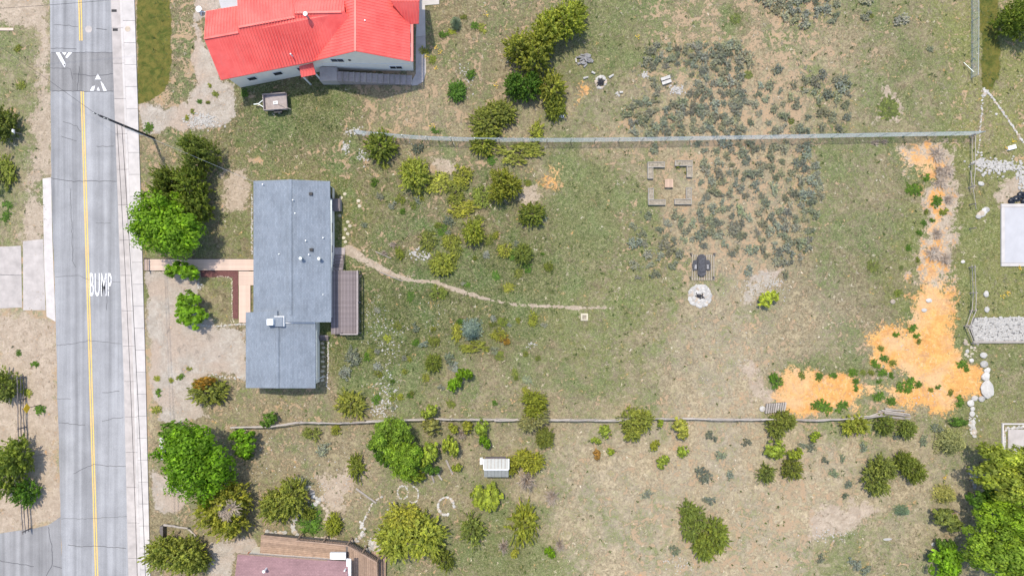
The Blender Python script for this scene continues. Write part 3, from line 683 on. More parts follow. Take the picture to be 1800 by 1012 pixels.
# walls
wl = MB(); x0, x1, y0 = xe0+6, xe1-5, ys_-7
wl.add([G(x0,y0,-.02), G(x1,y0,-.02), G(x1,y0,4.45), G(xr,y0,7.4), G(x0,y0,4.45), G(x0,yn_+8,-.02), G(x1,yn_+8,-.02), G(x1,yn_+8,4.45), G(xr,yn_+8,7.4), G(x0,yn_+8,4.45)],
       [(0,1,2,3,4),(9,8,7,6,5),(1,6,7,2),(5,0,4,9),(2,7,8,3),(3,8,9,4)])
wall1 = wl.build('wall', M['wall'], rh)
band = MB(); band.box(x0/S, x1/S, -y0/S-.03, -y0/S+.02, 2.35, 2.45); band.build('siding_band', M['trim'], rh)
C0, C1 = P(388,141,4.5), P(549,108.7,4.5); u = Vector((C1.x-C0.x, C1.y-C0.y, 0)).normalized(); nn = Vector((-u.y, u.x, 0))
ins = .45; C0.z = 0; a = C0+u*.4+nn*ins; b = a+u*11.6; dp = 6.0
poly = [tuple(q[:2]) for q in (a, b, b+nn*dp, a+nn*dp)]
wl2 = MB().prism(poly, -.02, 4.35); wl2.build('wall', M['wall'], rh)
gm = MB(); mid = a+nn*(dp/2); gm.add([(a.x,a.y,4.35), ((a+nn*dp).x,(a+nn*dp).y,4.35), (mid.x,mid.y,6.6), (a.x+u.x*.2,a.y+u.y*.2,4.35), ((a+nn*dp).x+u.x*.2,(a+nn*dp).y+u.y*.2,4.35), (mid.x+u.x*.2,mid.y+u.y*.2,6.6)], [(0,1,2),(5,4,3),(0,2,5,3),(1,4,5,2)])
gm.build('gable_wall', M['wall'], rh)
def window(xa, xb, z0, z1, yplane, par, panes=2):
    f = MB().box(xa-.07, xb+.07, yplane-.05, yplane+.02, z0-.07, z1+.07).build('window', M['trim'], par)
    wdt = (xb-xa)/panes
    for k in range(panes): MB().box(xa+k*wdt+.03, xa+(k+1)*wdt-.03, yplane-.075, yplane-.04, z0, z1).build('pane', M['glass'], f)
yp = -y0/S
window(-303/S, -282/S, 3.2, 3.95, yp, rh); window(-211/S, -190/S, .9, 1.6, yp, rh)
MB().box(-274/S, -270/S, yp-.06, yp+.02, 3.4, 3.75).build('wall_vent', M['black'], rh)
for (yc, hh) in ((-400, 3.0), (-425, 2.6)):      # east wall windows
    f = MB().box(x1/S-.02, x1/S+.05, -yc/S-.6, -yc/S+.6, hh-.6, hh+.6).build('window', M['trim'], rh)
    MB().box(x1/S+.03, x1/S+.075, -yc/S-.52, -yc/S+.52, hh-.52, hh+.52).build('pane', M['glass'], f)
# doors and basement lights on the wing wall
for t in (1.6, 4.4, 7.0):
    q = a+u*t-nn*.03; f = MB().bar(q, q+u*1.0, .08, .01)
    f = MB().slab([q+Vector((0,0,2.6)), q+u*1.0+Vector((0,0,2.6)), q+u*1.0-nn*.05+Vector((0,0,2.6)), q-nn*.05+Vector((0,0,2.6))], .9).build('window', M['trim'], rh)
    q2 = q-nn*.03+u*.08; MB().slab([q2+Vector((0,0,2.53)), q2+u*.84+Vector((0,0,2.53)), q2+u*.84-nn*.05+Vector((0,0,2.53)), q2-nn*.05+Vector((0,0,2.53))], .76).build('pane', M['glass'], f)
# porch roof, stove pipe, vents
pr = [P(525.5,116.5,3.9), P(550,110.5,3.9), P(555,131,3.3), P(529.5,136,3.3)]
p_ = MB().slab(pr, .1).build('porch_roof', M['red'], rh); ribs(pr, (.2, 1), .28).build('roof_seams', M['redseam'], p_)['kind'] = 'stuff'
po = MB()
for q in (P(531,135,3.2), P(553,130,3.2)): po.bar((q.x, q.y+.1, 0), (q.x, q.y+.1, 3.25), .12, .12)
po.build('porch_post', M['trim'], rh)
pp = P(543,33,7.0); m = MB().tube((pp.x,pp.y,6.3), (pp.x,pp.y,8.2), .12, .12, 10); m.tube((pp.x,pp.y,8.2), (pp.x,pp.y,8.26), .24, .2, 12); m.build('stove_pipe', M['galv'], rh)
for q in (P(642,37,7.0), P(511.5,96,5.6)):
    MB().tube((q.x,q.y,q.z-.8), (q.x,q.y,q.z+.2), .07, .07, 8).build('roof_vent', M['trim'], rh)
# steps and paths round it
st = empty('outside_stairs', P(650,138), 'long flight of timber-edged gravel steps along the cream wall of the red-roofed house', 'stairs')
xs = np.linspace(592, 724, 14)
for k in range(13):
    z = 1.5*(1-(k+1)/14); c0, c1 = P(xs[k], 127, z), P(xs[k+1], 150, z)
    y_a, y_b = P(0, 126+k*.55, z).y, P(0, 142+k*.6, z).y
    MB().box(c0.x+.02, c1.x-.1, y_b, y_a, -.02, z).build('tread', M['ply'], st)
    MB().box(c1.x-.1, c1.x+.02, y_b-.02, y_a+.02, -.02, z+.04).build('riser_timber', M['log'], st)
ld = MB(); a0, a1 = P(562,118,1.5), P(592,142,1.5); ld.box(a0.x, a1.x, a1.y, a0.y, -.02, 1.5); ld.build('landing', M['gutter'], st)
cw = MB(); 
concrete('side_path', [(731,66),(748,64),(749,128),(744,144),(734,150),(724,151),(724,143),(731,130)], .06, M['gutter'])
concrete('rear_path', [(736,-30),(772,-30),(772,8),(747,10),(748,63.5),(731,65.5)], .06, M['slabb'])
concrete('front_slab', [(376,-30),(430,-30),(430,30),(392,26)], .05, M['slab'])
# ladder leaning flat along the wing wall
ldr = empty('ladder', P(495,127), 'long pale ladder lying along the wing wall of the red-roofed house', 'ladder')
A_, B_ = P(470,136.5,.15), P(523,125.5,.15); dd = (B_-A_).normalized(); s2 = Vector((-dd.y, dd.x, 0))*.2
for s_ in (-1, 1): MB().bar(A_+s2*s_, B_+s2*s_, .06, .09).build('rail', M['trim'], ldr)
for k in range(11): MB().tube(A_+dd*(.15+k*.31)-s2, A_+dd*(.15+k*.31)+s2, .018, .018, 6).build('rung', M['trim'], ldr)
sd_ = empty('satellite_dish', P(354,20), 'small white dish on a stand beside the red roof corner', 'dish')
q = P(354,20); m = MB(); 
for k in range(14):
    a1, a2 = 6.283*k/14, 6.283*(k+1)/14
    m.add([(q.x, q.y, .55), (q.x+.32*math.cos(a1), q.y+.32*math.sin(a1), .68), (q.x+.32*math.cos(a2), q.y+.32*math.sin(a2), .68)], [(0,1,2)])
m.build('dish', M['trim'], sd_); MB().tube((q.x,q.y,0), (q.x,q.y,.56), .04, .04, 6).build('post', M['galv'], sd_)
MB().bar((q.x-.45,q.y-.1,.04), (q.x+.45,q.y-.1,.04), .08, .08).bar((q.x,q.y-.5,.041), (q.x,q.y+.3,.041), .08, .08).build('foot', M['trim'], sd_)

# ------------------------------------------------------------------ grey-roofed house in the middle of the left side
gh = empty('grey_roof_house', P(510,500), 'long single-storey house with blue-grey shingle roof and stepped garage end', 'house')
EH, RH_ = 3.0, 4.1
def rf(pts, name='roof', mat='shingle', t=.14): return MB().slab(pts, t).build(name, M[mat], gh)
rf([P(445.5,318,EH), P(510,315.8,RH_), P(510,566,RH_), P(445.5,566,EH)]); rf([P(510.01,315.8,RH_), P(580,318.5,EH), P(582,566,EH), P(510.01,566,RH_)])
rc = MB().bar(P(510,315.6,RH_+.03), P(510,553,RH_+.03), .35, .05).build('ridge_cap', M['shingle'], gh)
RG = 4.0
rf([P(432,549,2.9), P(487.5,546,RG), P(487.5,681.8,RG), P(432,681.5,2.9)]); rf([P(487.51,575,RG), P(487.51,567.5,RG), P(554.5,567.5,2.9), P(554.5,682,2.9), P(487.51,681.8,RG)])
MB().bar(P(487.5,576,RG+.03), P(487.5,682,RG+.03), .3, .05).build('ridge_cap', M['shingle'], gh)
fl = MB(); fl.bar(P(496,567.3,3.93), P(554,567,3.05), .10, .05); fl.build('flashing', M['trim'], gh)
ch = P(483,565.5,4.6); m = MB().box(ch.x-.85, ch.x+.75, ch.y-.5, ch.y+.5, 3.2, 4.35); m.build('chimney', M['shingle'], gh)
MB().box(ch.x-.2, ch.x+.83, ch.y+.5, ch.y+.57, 3.2, 4.2).box(ch.x+.75, ch.x+.83, ch.y-.5, ch.y+.5, 3.2, 4.21).build('chimney_flashing', M['trim'], gh)
MB().box(ch.x-.75, ch.x-.1, ch.y-.33, ch.y+.3, 4.35, 4.85).build('chimney_cap', M['trim'], gh)
for (px, py, kind) in ((547,341,'b'),(516,352,'p'),(519,375,'s'),(569,418,'p'),(538.5,423,'p'),(548,439,'b'),(544,447.5,'p'),(532,454.5,'t'),(564,455,'t'),(568,517.5,'s'),(463,324.5,'p'),(491,446.5,'s')):
    hz = RH_-(abs(px-510)/70)*(RH_-EH); q = P(px, py, hz)
    if kind == 'b': MB().box(q.x-.17, q.x+.17, q.y-.15, q.y+.15, hz-.1, hz+.2).build('roof_vent', M['black'], gh)
    elif kind == 't': MB().tube((q.x,q.y,hz-.1), (q.x,q.y,hz+.75), .10, .10, 10).tube((q.x,q.y,hz+.75), (q.x,q.y,hz+.82), .19, .16, 10).build('flue_pipe', M['galv'], gh)
    else: MB().tube((q.x,q.y,hz-.1), (q.x,q.y,hz+(.3 if kind == 'p' else .12)), .07, .07, 8).build('vent_pipe', M['trim' if kind == 'p' else 'galv'], gh)
e0, e1 = P(445.5,318,EH), P(581,566,EH); f0, f1 = P(432,549,2.9), P(554.5,682,2.9)
wm = MB().box(e0.x+.45, e1.x-.35, e1.y+.4, e0.y-.4, -.02, 2.9).build('wall', M['wall'], gh)
MB().box(f0.x+.4, f1.x-.35, f1.y+.3, e1.y+.39, -.02, 2.8).build('wall', M['wall'], gh)
for (yc, wd_) in ((-1.5+8, 1.2), (4.2, .9), (10.2, 1.4)):
    f = MB().box(e1.x-.37, e1.x-.29, yc-wd_/2, yc+wd_/2, 1.1, 2.2).build('window', M['trim'], gh); MB().box(e1.x-.30, e1.x-.26, yc-wd_/2+.08, yc+wd_/2-.08, 1.18, 2.12).build('pane', M['glass'], f)
MB().box(e1.x-.02, e1.x+.06, P(0,470,EH).y, e0.y-2, 2.78, 2.86).build('gutter', M['galv'], gh)
MB().box(f1.x-.02, f1.x+.06, f1.y+.9, P(0,580,2.9).y, 2.68, 2.76).build('gutter', M['galv'], gh)
MB().tube((f1.x+.0,f1.y+.85,0), (f1.x+.0,f1.y+.85,2.7), .05, .05, 8).build('downpipe', M['trim'], gh)
gd = P(432,640); MB().box(f0.x+.34, f0.x+.41, P(0,660).y, P(0,600).y, 0, 2.3).build('garage_door', M['trim'], gh)
# back deck
def deck(root, name, x0, x1, y0, y1, z, bw, mat, along, gap=.015, t=.05):
    """boards one by one; along = 'x' or 'y'"""
    n = int(((y1-y0) if along == 'x' else (x1-x0))/bw); og = ORG[root.name]
    if along == 'x': me = MB().box(0, x1-x0, 0, bw-gap, 0, t).mesh(name)
    else: me = MB().box(0, bw-gap, 0, y1-y0, 0, t).mesh(name)
    me.materials.append(mat)
    for k in range(n):
        loc = Vector((x0, y0+k*bw, z-t)) if along == 'x' else Vector((x0+k*bw, y0, z-t))
        loc.z += random.uniform(-.004, .004); link_mesh(name, me, None, root, loc-og)
bd = empty('back_deck', P(608,530), 'grey-violet weathered board deck with low railing behind the grey-roofed house', 'deck')
q0, q1 = P(582,587,1.0), P(632,475.5,1.0)
deck(bd, 'deck_board', q0.x, q1.x, q0.y, q1.y, 1.0, .155, M['board'], 'y', .028)
MB().box(q0.x+.1, q1.x-.1, q0.y+.1, q1.y-.1, .84, .94).build('joists', M['logd'], bd)
for (xx, yy) in ((q1.x-.1,q0.y+.1),(q1.x-.1,(q0.y+q1.y)/2),(q1.x-.1,q1.y-.1),(q0.x+1.2,q0.y+.1)): MB().bar((xx,yy,0), (xx,yy,1.9), .1, .1).build('post', M['board'], bd)
MB().bar((q1.x-.04,q0.y,1.92), (q1.x-.04,q1.y,1.92), .13, .05).build('handrail', M['ply'], bd); MB().bar((q0.x+1.2,q0.y+.05,1.922), (q1.x-.1,q0.y+.05,1.922), .13, .05).build('handrail', M['ply'], bd)
bal = MB().box(-.018, .018, -.018, .018, 0, .9).mesh('baluster'); bal.materials.append(M['board'])
for k in range(46): link_mesh('baluster', bal, None, bd, Vector((q1.x-.04, q0.y+.1+k*(q1.y-q0.y-.2)/45, 1.0))-ORG[bd.name])
for k in range(20): link_mesh('baluster', bal, None, bd, Vector((q0.x+1.25+k*(q1.x-q0.x-1.4)/19, q0.y+.05, 1.0))-ORG[bd.name])
bs = empty('deck_stairs', P(597,455), 'wooden stairs with a landing at the upper end of the grey deck', 'stairs')
l0, l1 = P(587,448,.15), P(606,435,.15); MB().box(l0.x, l1.x, l0.y, l1.y, 0, .12).build('landing', M['ply'], bs)
for k in range(5):
    zz = .28+k*.15; t0, t1 = P(585,449+5.3*k+4.6,zz), P(603,449+5.3*k,zz); MB().box(t0.x, t1.x, t0.y, t1.y, zz-.05, zz).build('tread', M['board'], bs)
for xx in (P(585,0,.5).x, P(604,0,.5).x): MB().bar((xx,P(0,448,.1).y,.1), (xx,P(0,476,.9).y,.9), .06, .2).build('stringer', M['logd'], bs)
ds = empty('garden_steps', P(568,596), 'short plank steps between the garage wall and the grey deck', 'stairs')
for k in range(3):
    zz = .55-.17*k; t0, t1 = P(561,592+3.2*k,zz), P(577,589+3.2*k,zz); MB().box(t0.x, t1.x, t0.y, t1.y, zz-.05, zz).build('tread', M['board'], ds)
for xx in (P(562,0,.3).x, P(576,0,.3).x): MB().bar((xx, P(0,589).y, .45), (xx, P(0,599).y, .0), .05, .12).build('stringer', M['logd'], ds)
bx = empty('utility_box', P(591,360), 'grey box unit standing against the back wall of the grey-roofed house', 'box')
b0, b1 = P(584.5,370,.9), P(597,350,.9); MB().box(b0.x, b1.x, b0.y, b1.y, 0, .85).build('cabinet', M['ply'], bx); MB().box(b0.x-.03, b1.x+.05, b0.y-.05, b1.y+.05, .851, .9).build('lid', M['board'], bx)
# front boardwalk
bw_ = empty('boardwalk', P(420,470), 'pinkish plank boardwalk turning along the front of the grey-roofed house', 'boardwalk')
q0, q1 = P(253,475,.2), P(446,453.5,.2); deck(bw_, 'plank', q0.x, q1.x, q0.y, q1.y, .2, .15, M['boardlt'], 'x', .012)
q0, q1 = P(419.5,501,.2), P(446,475.3,.2); deck(bw_, 'plank', q0.x, q1.x, q0.y, q1.y, .2, .15, M['boardlt'], 'x', .012)
q0, q1 = P(420,567,.2), P(440.5,501.3,.2); deck(bw_, 'plank', q0.x, q1.x, q0.y, q1.y, .2, .14, M['boardlt'], 'y', .012)
MB().box(P(254,0).x, P(445,0).x, P(0,474).y, P(0,455).y, -.02, .14).build('joists', M['logd'], bw_); MB().box(P(421,0).x, P(439,0).x, P(0,566).y, P(0,476).y, -.02, .139).build('joists', M['logd'], bw_)
gt = empty('metal_gate', P(262,466), 'black metal gate frame at the sidewalk end of the boardwalk', 'gate')
for (xx, yy) in ((263,454.5),(263,476)): q = P(xx, yy); MB().tube((q.x,q.y,0), (q.x,q.y,1.1), .035, .035, 6).build('post', M['black'], gt)
for zz in (.4, .75, 1.08): a_, b_ = P(263,454.5), P(263,476); MB().bar((a_.x,a_.y,zz), (b_.x,b_.y,zz), .05, .04).build('rail', M['black'], gt)
mu = concrete('mulch_bed', [(352,475.5),(419,475.5),(419,560),(409,560),(409,487),(354,487)], .03, M['mulch'])

# ------------------------------------------------------------------ mauve-roofed house and brown deck at the bottom
mh = empty('mauve_roof_house', P(500,1010), 'house corner with dusty mauve shingle roof cut by the bottom edge', 'house')
EM = 3.6
re_ = [P(417.5,973.5,EM), P(612,986.5,EM), P(608,1080,5.2), P(405,1075,5.2)]
MB().slab(re_, .14).build('roof', M['shinglem'], mh)
MB().slab([P(405,1075.2,5.2), P(608,1080.2,5.2), P(612,1180,3.6), P(400,1180,3.6)], .14).build('roof', M['shinglem'], mh)
a_, b_, c_, d_ = P(420,976,EM), P(608,989,EM), P(606,1175,3.6), P(406,1175,3.6)
MB().prism([(a_.x+.4,a_.y-.4), (b_.x-.4,b_.y-.4), (c_.x-.4,c_.y+.4), (d_.x+.4,d_.y+.4)], -.02, 3.5).build('wall', M['wall'], mh)
MB().slab([P(609,981,3.75), P(617,982,3.75), P(617,1090,3.75), P(609,1090,3.75)], .1).build('eave_panel', M['trim'], mh)
MB().bar(P(418,972.8,EM), P(575,984,EM), .1, .1).build('gutter', M['boardbr'], mh)
q = P(467,1000,4.2); MB().tube((q.x,q.y,3.6), (q.x,q.y,4.8), .09, .09, 10).tube((q.x,q.y,4.8), (q.x,q.y,4.87), .17, .12, 10).build('flue_pipe', M['trim'], mh)
q = P(607,1000,3.9); MB().tube((q.x,q.y,3.6), (q.x,q.y,4.3), .08, .08, 10).build('vent_pipe', M['trim'], mh)
fd = empty('brown_deck', P(580,975), 'brown timber deck with angled slatted railing round the mauve-roofed house', 'deck')
DZ = 1.6
def clip_boards(poly, ang, bw, z, mat, root, name='deck_board', gap=.015, t=.05):
    d = Vector((math.cos(ang), math.sin(ang), 0)); nrm = Vector((-d.y, d.x, 0)); ts = [p.dot(nrm) for p in poly]; t_ = min(ts)+.01
    while t_ < max(ts)-bw:
        hs = []
        for tt in (t_, t_+bw-gap):
            hit = []
            for i in range(len(poly)):
                p, q = poly[i], poly[(i+1) % len(poly)]; a, b = p.dot(nrm)-tt, q.dot(nrm)-tt
                if (a > 0) != (b > 0): hit.append((p+(q-p)*(a/(a-b))).dot(d))
            hit.sort(); hs.append(hit)
        if len(hs[0]) >= 2 and len(hs[1]) >= 2:
            pts = [d*hs[0][0]+nrm*t_, d*hs[0][-1]+nrm*t_, d*hs[1][-1]+nrm*(t_+bw-gap), d*hs[1][0]+nrm*(t_+bw-gap)]
            MB().prism([(p.x, p.y) for p in pts], z-t, z+random.uniform(-.004, .004)).build(name, mat, root)
        t_ += bw
def P0(px, py, h): v = P(px, py, h); v.z = 0; return v
angd = math.atan2(P(610,954).y-P(459,939).y, P(610,954).x-P(459,939).x)
clip_boards([P0(459,938.6,DZ), P0(608,953.5,DZ), P0(608,1000,DZ), P0(456,985,DZ)], angd, .20, DZ, M['boardbr'], fd)
clip_boards([P0(608.5,953.8,DZ), P0(611,954,DZ), P0(664,985,DZ), P0(664,1090,DZ), P0(608.5,1090,DZ)], math.pi/2, .20, DZ, M['boardbr'], fd)
MB().prism([tuple(P0(x, y, DZ)[:2]) for (x, y) in ((461,941),(610,956),(662,986),(662,1088),(458,1088))], .7, DZ-.055).build('joists', M['logd'], fd)
rails = [P(521,950,DZ+.9), P(566,954,DZ+.9), P(610,958.5,DZ+.9), P(636,973,DZ+.9), P(662,988,DZ+.9), P(663.5,1080,DZ+.9)]
for a_, b_ in zip(rails[:-1], rails[1:]):
    MB().bar(a_, b_, .12, .05).build('handrail', M['boardbr'], fd)
    n = int((b_-a_).length/.17)
    for k in range(n):
        p = a_+(b_-a_)*((k+.5)/n); MB().bar((p.x,p.y,DZ), (p.x,p.y,DZ+.87), .05, .05).build('baluster', M['boardbr'], fd)
for p in rails: MB().bar((p.x,p.y,0), (p.x,p.y,DZ+.96), .12, .12).build('post', M['boardbr'], fd)
lw_ = empty('lower_deck', P(670,1000), 'narrow lower plank platform beside the angled brown deck', 'deck')
clip_boards([P0(652,969,.4), P0(679,968,.4), P0(677,1090,.4), P0(652,1090,.4)], math.pi/2, .2, .4, M['boardbr'], lw_)
MB().box(P(653,0).x, P(677,0).x, P(0,1088).y, P(0,970).y, -.02, .345).build('joists', M['logd'], lw_)
gr = empty('grill', P(593,978,DZ), 'white lidded grill standing on the brown deck', 'grill')
g0, g1 = P(580,983,2.6), P(607.5,971,2.6)
MB().box(g0.x, g1.x, g0.y, g1.y, 2.3, 2.6).build('lid', M['trim'], gr); MB().box(g0.x+.15, g1.x-.15, g0.y-.06, g1.y-.15, 1.9, 2.295).build('firebox', M['black'], gr)
for xx in (g0.x+.25, g1.x-.25): MB().bar((xx,g0.y+.2,DZ), (xx,g0.y+.2,1.9), .08, .4).build('leg', M['black'], gr)
pt = empty('planter_pot', P(444,972), 'rusty brown pot by the corner of the mauve roof', 'pot')
q = P(444,971); MB().tube((q.x,q.y,0), (q.x,q.y,.5), .22, .34, 10).build('pot', M['rust'], pt); MB().tube((q.x,q.y,.5), (q.x,q.y,.56), .38, .36, 10).build('rim', M['rust'], pt)

# ------------------------------------------------------------------ utility pole and overhead lines
up_ = empty('utility_pole', P(270,243), 'tall dark utility pole leaning across the sidewalk view with insulators on top', 'utility pole')
b_ = P(270,243); b_.z = 0; PH = 9.9
MB().tube((b_.x,b_.y,-.1), (b_.x,b_.y,PH), .15, .10, 10).build('pole', M['pole'], up_, smooth=True)
ca = MB().bar((b_.x-.75,b_.y+.35,PH-.35), (b_.x+.75,b_.y-.35,PH-.35), .11, .12).build('crossarm', M['pole'], up_)
for t in (-.9, -.45, .45, .9): MB().tube((b_.x+.75*t,b_.y-.35*t,PH-.29), (b_.x+.75*t,b_.y-.35*t,PH-.08), .05, .04, 6).build('insulator', M['galv'], ca)
MB().tube((b_.x+.28,b_.y-.12,5.7), (b_.x+.28,b_.y-.12,6.3), .13, .13, 8).build('cable_box', M['black'], up_)
for k in range(10): MB().tube((b_.x-.14,b_.y-.2,2.5+k*.35), (b_.x+.16,b_.y-.2,2.5+k*.35), .015, .015, 5).build('step_bolt', M['galv'], up_)
def wire(name, a, b, sag, r, mat, label, n=18):
    m = MB(); pr_ = None; a, b = Vector(a), Vector(b)
    for k in range(n+1):
        t = k/n; p = a+(b-a)*t; p.z -= sag*4*t*(1-t)
        if pr_ is not None: m.tube(pr_, p, r, r, 5, False)
        pr_ = p
    o = m.build(name, mat, None, a); tag(o, label, 'cable'); return o
top = Vector((b_.x, b_.y, PH-.08))
wire('overhead_cable', (b_.x,b_.y,6.2), P(262,1200,6.2), .5, .025, M['black'], 'overhead cable running from the utility pole down along the sidewalk')
wire('overhead_cable', (b_.x-.2,b_.y,6.7), P(246,1200,6.7), .5, .022, M['black'], 'overhead cable running from the utility pole down above the kerb')
wire('overhead_cable', top+Vector((-.6,.3,0)), P(-40,55,9.4), .4, .015, M['black'], 'thin overhead line crossing the road up and left from the pole top')
wire('service_drop', (b_.x,b_.y-.1,6.0), P(452,322,3.7), .35, .011, M['galv'], 'pale service line from the utility pole over the conifers to the grey-roofed house')
wire('overhead_cable', P(-60,19,8), P(260,-6,8), .2, .015, M['black'], 'thin dark overhead line crossing the road at the top left corner')
# road sign and marker on the left verge
sg = empty('road_sign', P(72,711), 'yellow road sign on a thin post beside the left rail fence', 'sign')
q = P(72,711); MB().tube((q.x,q.y,-.05), (q.x,q.y,2.9), .035, .035, 6).build('post', M['black'], sg)
m = MB(); c = Vector((q.x+.04, q.y, 2.3)); m.add([c+Vector((0,.53,0)), c+Vector((0,0,.53)), c+Vector((0,-.53,0)), c+Vector((0,0,-.53)), c+Vector((.03,.53,0)), c+Vector((.03,0,.53)), c+Vector((.03,-.53,0)), c+Vector((.03,0,-.53))], [(0,1,2,3),(7,6,5,4),(0,4,5,1),(1,5,6,2),(2,6,7,3),(3,7,4,0)])
m.build('sign_plate', M['yellow'], sg)
mb_ = empty('mailbox', P(38,236), 'small white box on a thin post on the left verge', 'mailbox')
q = P(38,236); MB().tube((q.x,q.y,-.05), (q.x,q.y,1.2), .05, .05, 6).build('post', M['log'], mb_)
MB().box(q.x-.12, q.x+.12, q.y-.22, q.y+.22, 1.2, 1.34).tube((q.x,q.y-.22,1.34), (q.x,q.y+.22,1.34), .12, .12, 10).build('box', M['trim'], mb_)

# ------------------------------------------------------------------ fences
def chain_fence(name, label, base, h, post_step=2.6, brace=None):
    pts = [P(*q) for q in base]; root = empty(name, pts[0], label, 'fence'); og = pts[0]
    L = [0]; 
    for a, b in zip(pts[:-1], pts[1:]): L.append(L[-1]+(b-a).length)
    def at(s_):
        s_ = min(max(s_, 0), L[-1]); i = max(k for k in range(len(L)-1) if L[k] <= s_+1e-6) if s_ < L[-1] else len(L)-2
        return pts[i]+(pts[i+1]-pts[i])*((s_-L[i])/(L[i+1]-L[i]))
    n = int(L[-1]/post_step); pm = MB().tube((0,0,-.05), (0,0,h+.05), .035, .035, 6).mesh('post'); pm.materials.append(M['galv'])
    for k in range(n+1):
        p = at(L[-1]*k/n); link_mesh('post', pm, None, root, p-og)
        if k == n: break
        q = at(L[-1]*(k+1)/n); d = (q-p); m = MB().tube((p.x,p.y,h), (q.x,q.y,h), .024, .024, 5, False); m.build('top_rail', M['galv'], root)
        m = MB(); sp = .125; ww = d.length; du = d.normalized(); s_ = -h
        pa = lambda x, z: (p.x+du.x*x, p.y+du.y*x, z)
        while s_ < ww:
            x0, z0, x1, z1 = s_, 0.0, s_+h, h
            if x0 < 0: z0 = -x0; x0 = 0
            if x1 > ww: z1 = h-(x1-ww); x1 = ww
            if z1-z0 > .05:
                m.bar(pa(x0, z0+.03), pa(x1, z1), .0065, .0065); m.bar(pa(x0, h-z0), pa(x1, h-z1+.03), .0065, .0065)
            s_ += sp
        m.build('wire_mesh', M['wire'], root)['kind'] = 'stuff'
    return root
chain_fence('chain_link_fence', 'long silver chain-link fence crossing the whole field above the planters', [(628,236),(700,243),(760,247),(850,249.5),(980,250),(1100,249),(1300,245.5),(1500,241.5),(1711,238)], 1.9)
chain_fence('chain_link_fence', 'short chain-link fence running down from the top right corner', [(1706,-60),(1707,60),(1706,138)], 1.3, 2.9)
sct = MB(); a_, b_ = P(1694,110,.1), P(1712,127,.6); sct.tube(a_, b_, .03, .03, 6); o = sct.build('fence_brace', M['galv'], None, a_); tag(o, 'loose metal brace pole at the lower end of the top right chain-link fence', 'pole')
def log_between(m, a, b, r, jit=.04, n=5):
    a, b = Vector(a), Vector(b); pr_ = a
    for k in range(1, n+1):
        p = a+(b-a)*(k/n)+Vector((random.uniform(-jit, jit), random.uniform(-jit, jit), random.uniform(-jit, jit)*.5)) if k < n else b
        m.tube(pr_, p, r*(1-.25*(k-1)/n), r*(1-.25*k/n), 6, k in (1, n)); pr_ = p
    return m
def rail_fence(name, label, base, h, rails_, mat='log', r=.06, step=2.8, postr=.07):
    pts = [P(*q) for q in base]; root = empty(name, pts[0], label, 'fence')
    seq = []
    for a, b in zip(pts[:-1], pts[1:]):
        n = max(1, round((b-a).length/step)); seq += [a+(b-a)*(k/n) for k in range(n)]
    seq.append(pts[-1])
    for p in seq: MB().tube((p.x,p.y,-.05), (p.x+random.uniform(-.04,.04),p.y+random.uniform(-.04,.04),h+.08), postr, postr*.85, 7).build('post', M[mat], root)
    for a, b in zip(seq[:-1], seq[1:]):
        for zr in rails_:
            d = (b-a).normalized(); o_ = Vector((-d.y, d.x, 0))*random.uniform(-.07, .07)
            log_between(MB(), a-d*.25+o_+Vector((0,0,zr+random.uniform(-.05,.05))), b+d*.25+o_*.3+Vector((0,0,zr+random.uniform(-.05,.05))), r, .035).build('rail', M[mat], root)
    return root
rail_fence('log_rail_fence', 'grey log rail fence crossing the lower field between the bushes', [(415,749),(480,747),(530,740),(600,741),(700,737),(760,734),(830,735),(960,735),(1090,735.5),(1130,733),(1200,733.5),(1290,735),(1380,735),(1430,736),(1490,733),(1545,728)], 1.05, (.5, 1.0), r=.085)
rail_fence('rail_fence', 'dark three-rail fence on the left verge beside the road', [(44.5,662),(45,700),(47,800),(54,928)], 1.25, (.35, .8, 1.22), 'logd', .055, 2.9)
rail_fence('rail_fence', 'thin sagging rail fence below the chain-link corner on the right', [(1704,240),(1704,290),(1702,330)], 1.1, (.5, 1.05), 'log', .035)
rail_fence('rail_fence', 'thin rail fence going down to the gravel bed on the right', [(1703,470),(1705,515),(1704,546),(1694,573),(1707,603)], 1.1, (.5, 1.05), 'log', .04)
for (px, py) in ((1704,360),(1704,402)):
    q = P(px, py); o = MB().tube((q.x,q.y,-.05), (q.x,q.y,1.1), .06, .05, 6).build('fence_post', M['logd'], None, q); tag(o, 'lone dark fence post left of the concrete slab, '+('upper of two' if py < 380 else 'lower of two'), 'post')
rl = log_between(MB(), P(1706,300,1.0), P(1716,368,.05), .035).build('fallen_rail', M['log'], None, P(1716,368)); tag(rl, 'fallen fence rail hanging from the thin fence above the stone heap', 'rail')
# drive edge logs at the bottom left
q = [P(288,958),P(288.5,921)]; o = MB(); lf = empty('timber_edge', P(288,940), 'dark timber retaining edge at the bottom left drive', 'edging')
MB().box(q[0].x-.1, q[0].x+.25, q[0].y, q[1].y, -.02, .7).build('post_panel', M['logd'], lf); log_between(MB(), P(288,922,.6), P(330,928,.5), .13).build('rail', M['log'], lf)
pv = [(330,928),(343,940),(350,958),(354,980),(356,1000)]
for a_, b_ in zip(pv[:-1], pv[1:]): log_between(MB(), P(*a_, .12), P(*b_, .12), .12, .02).build('edge_log', M['log'], lf)

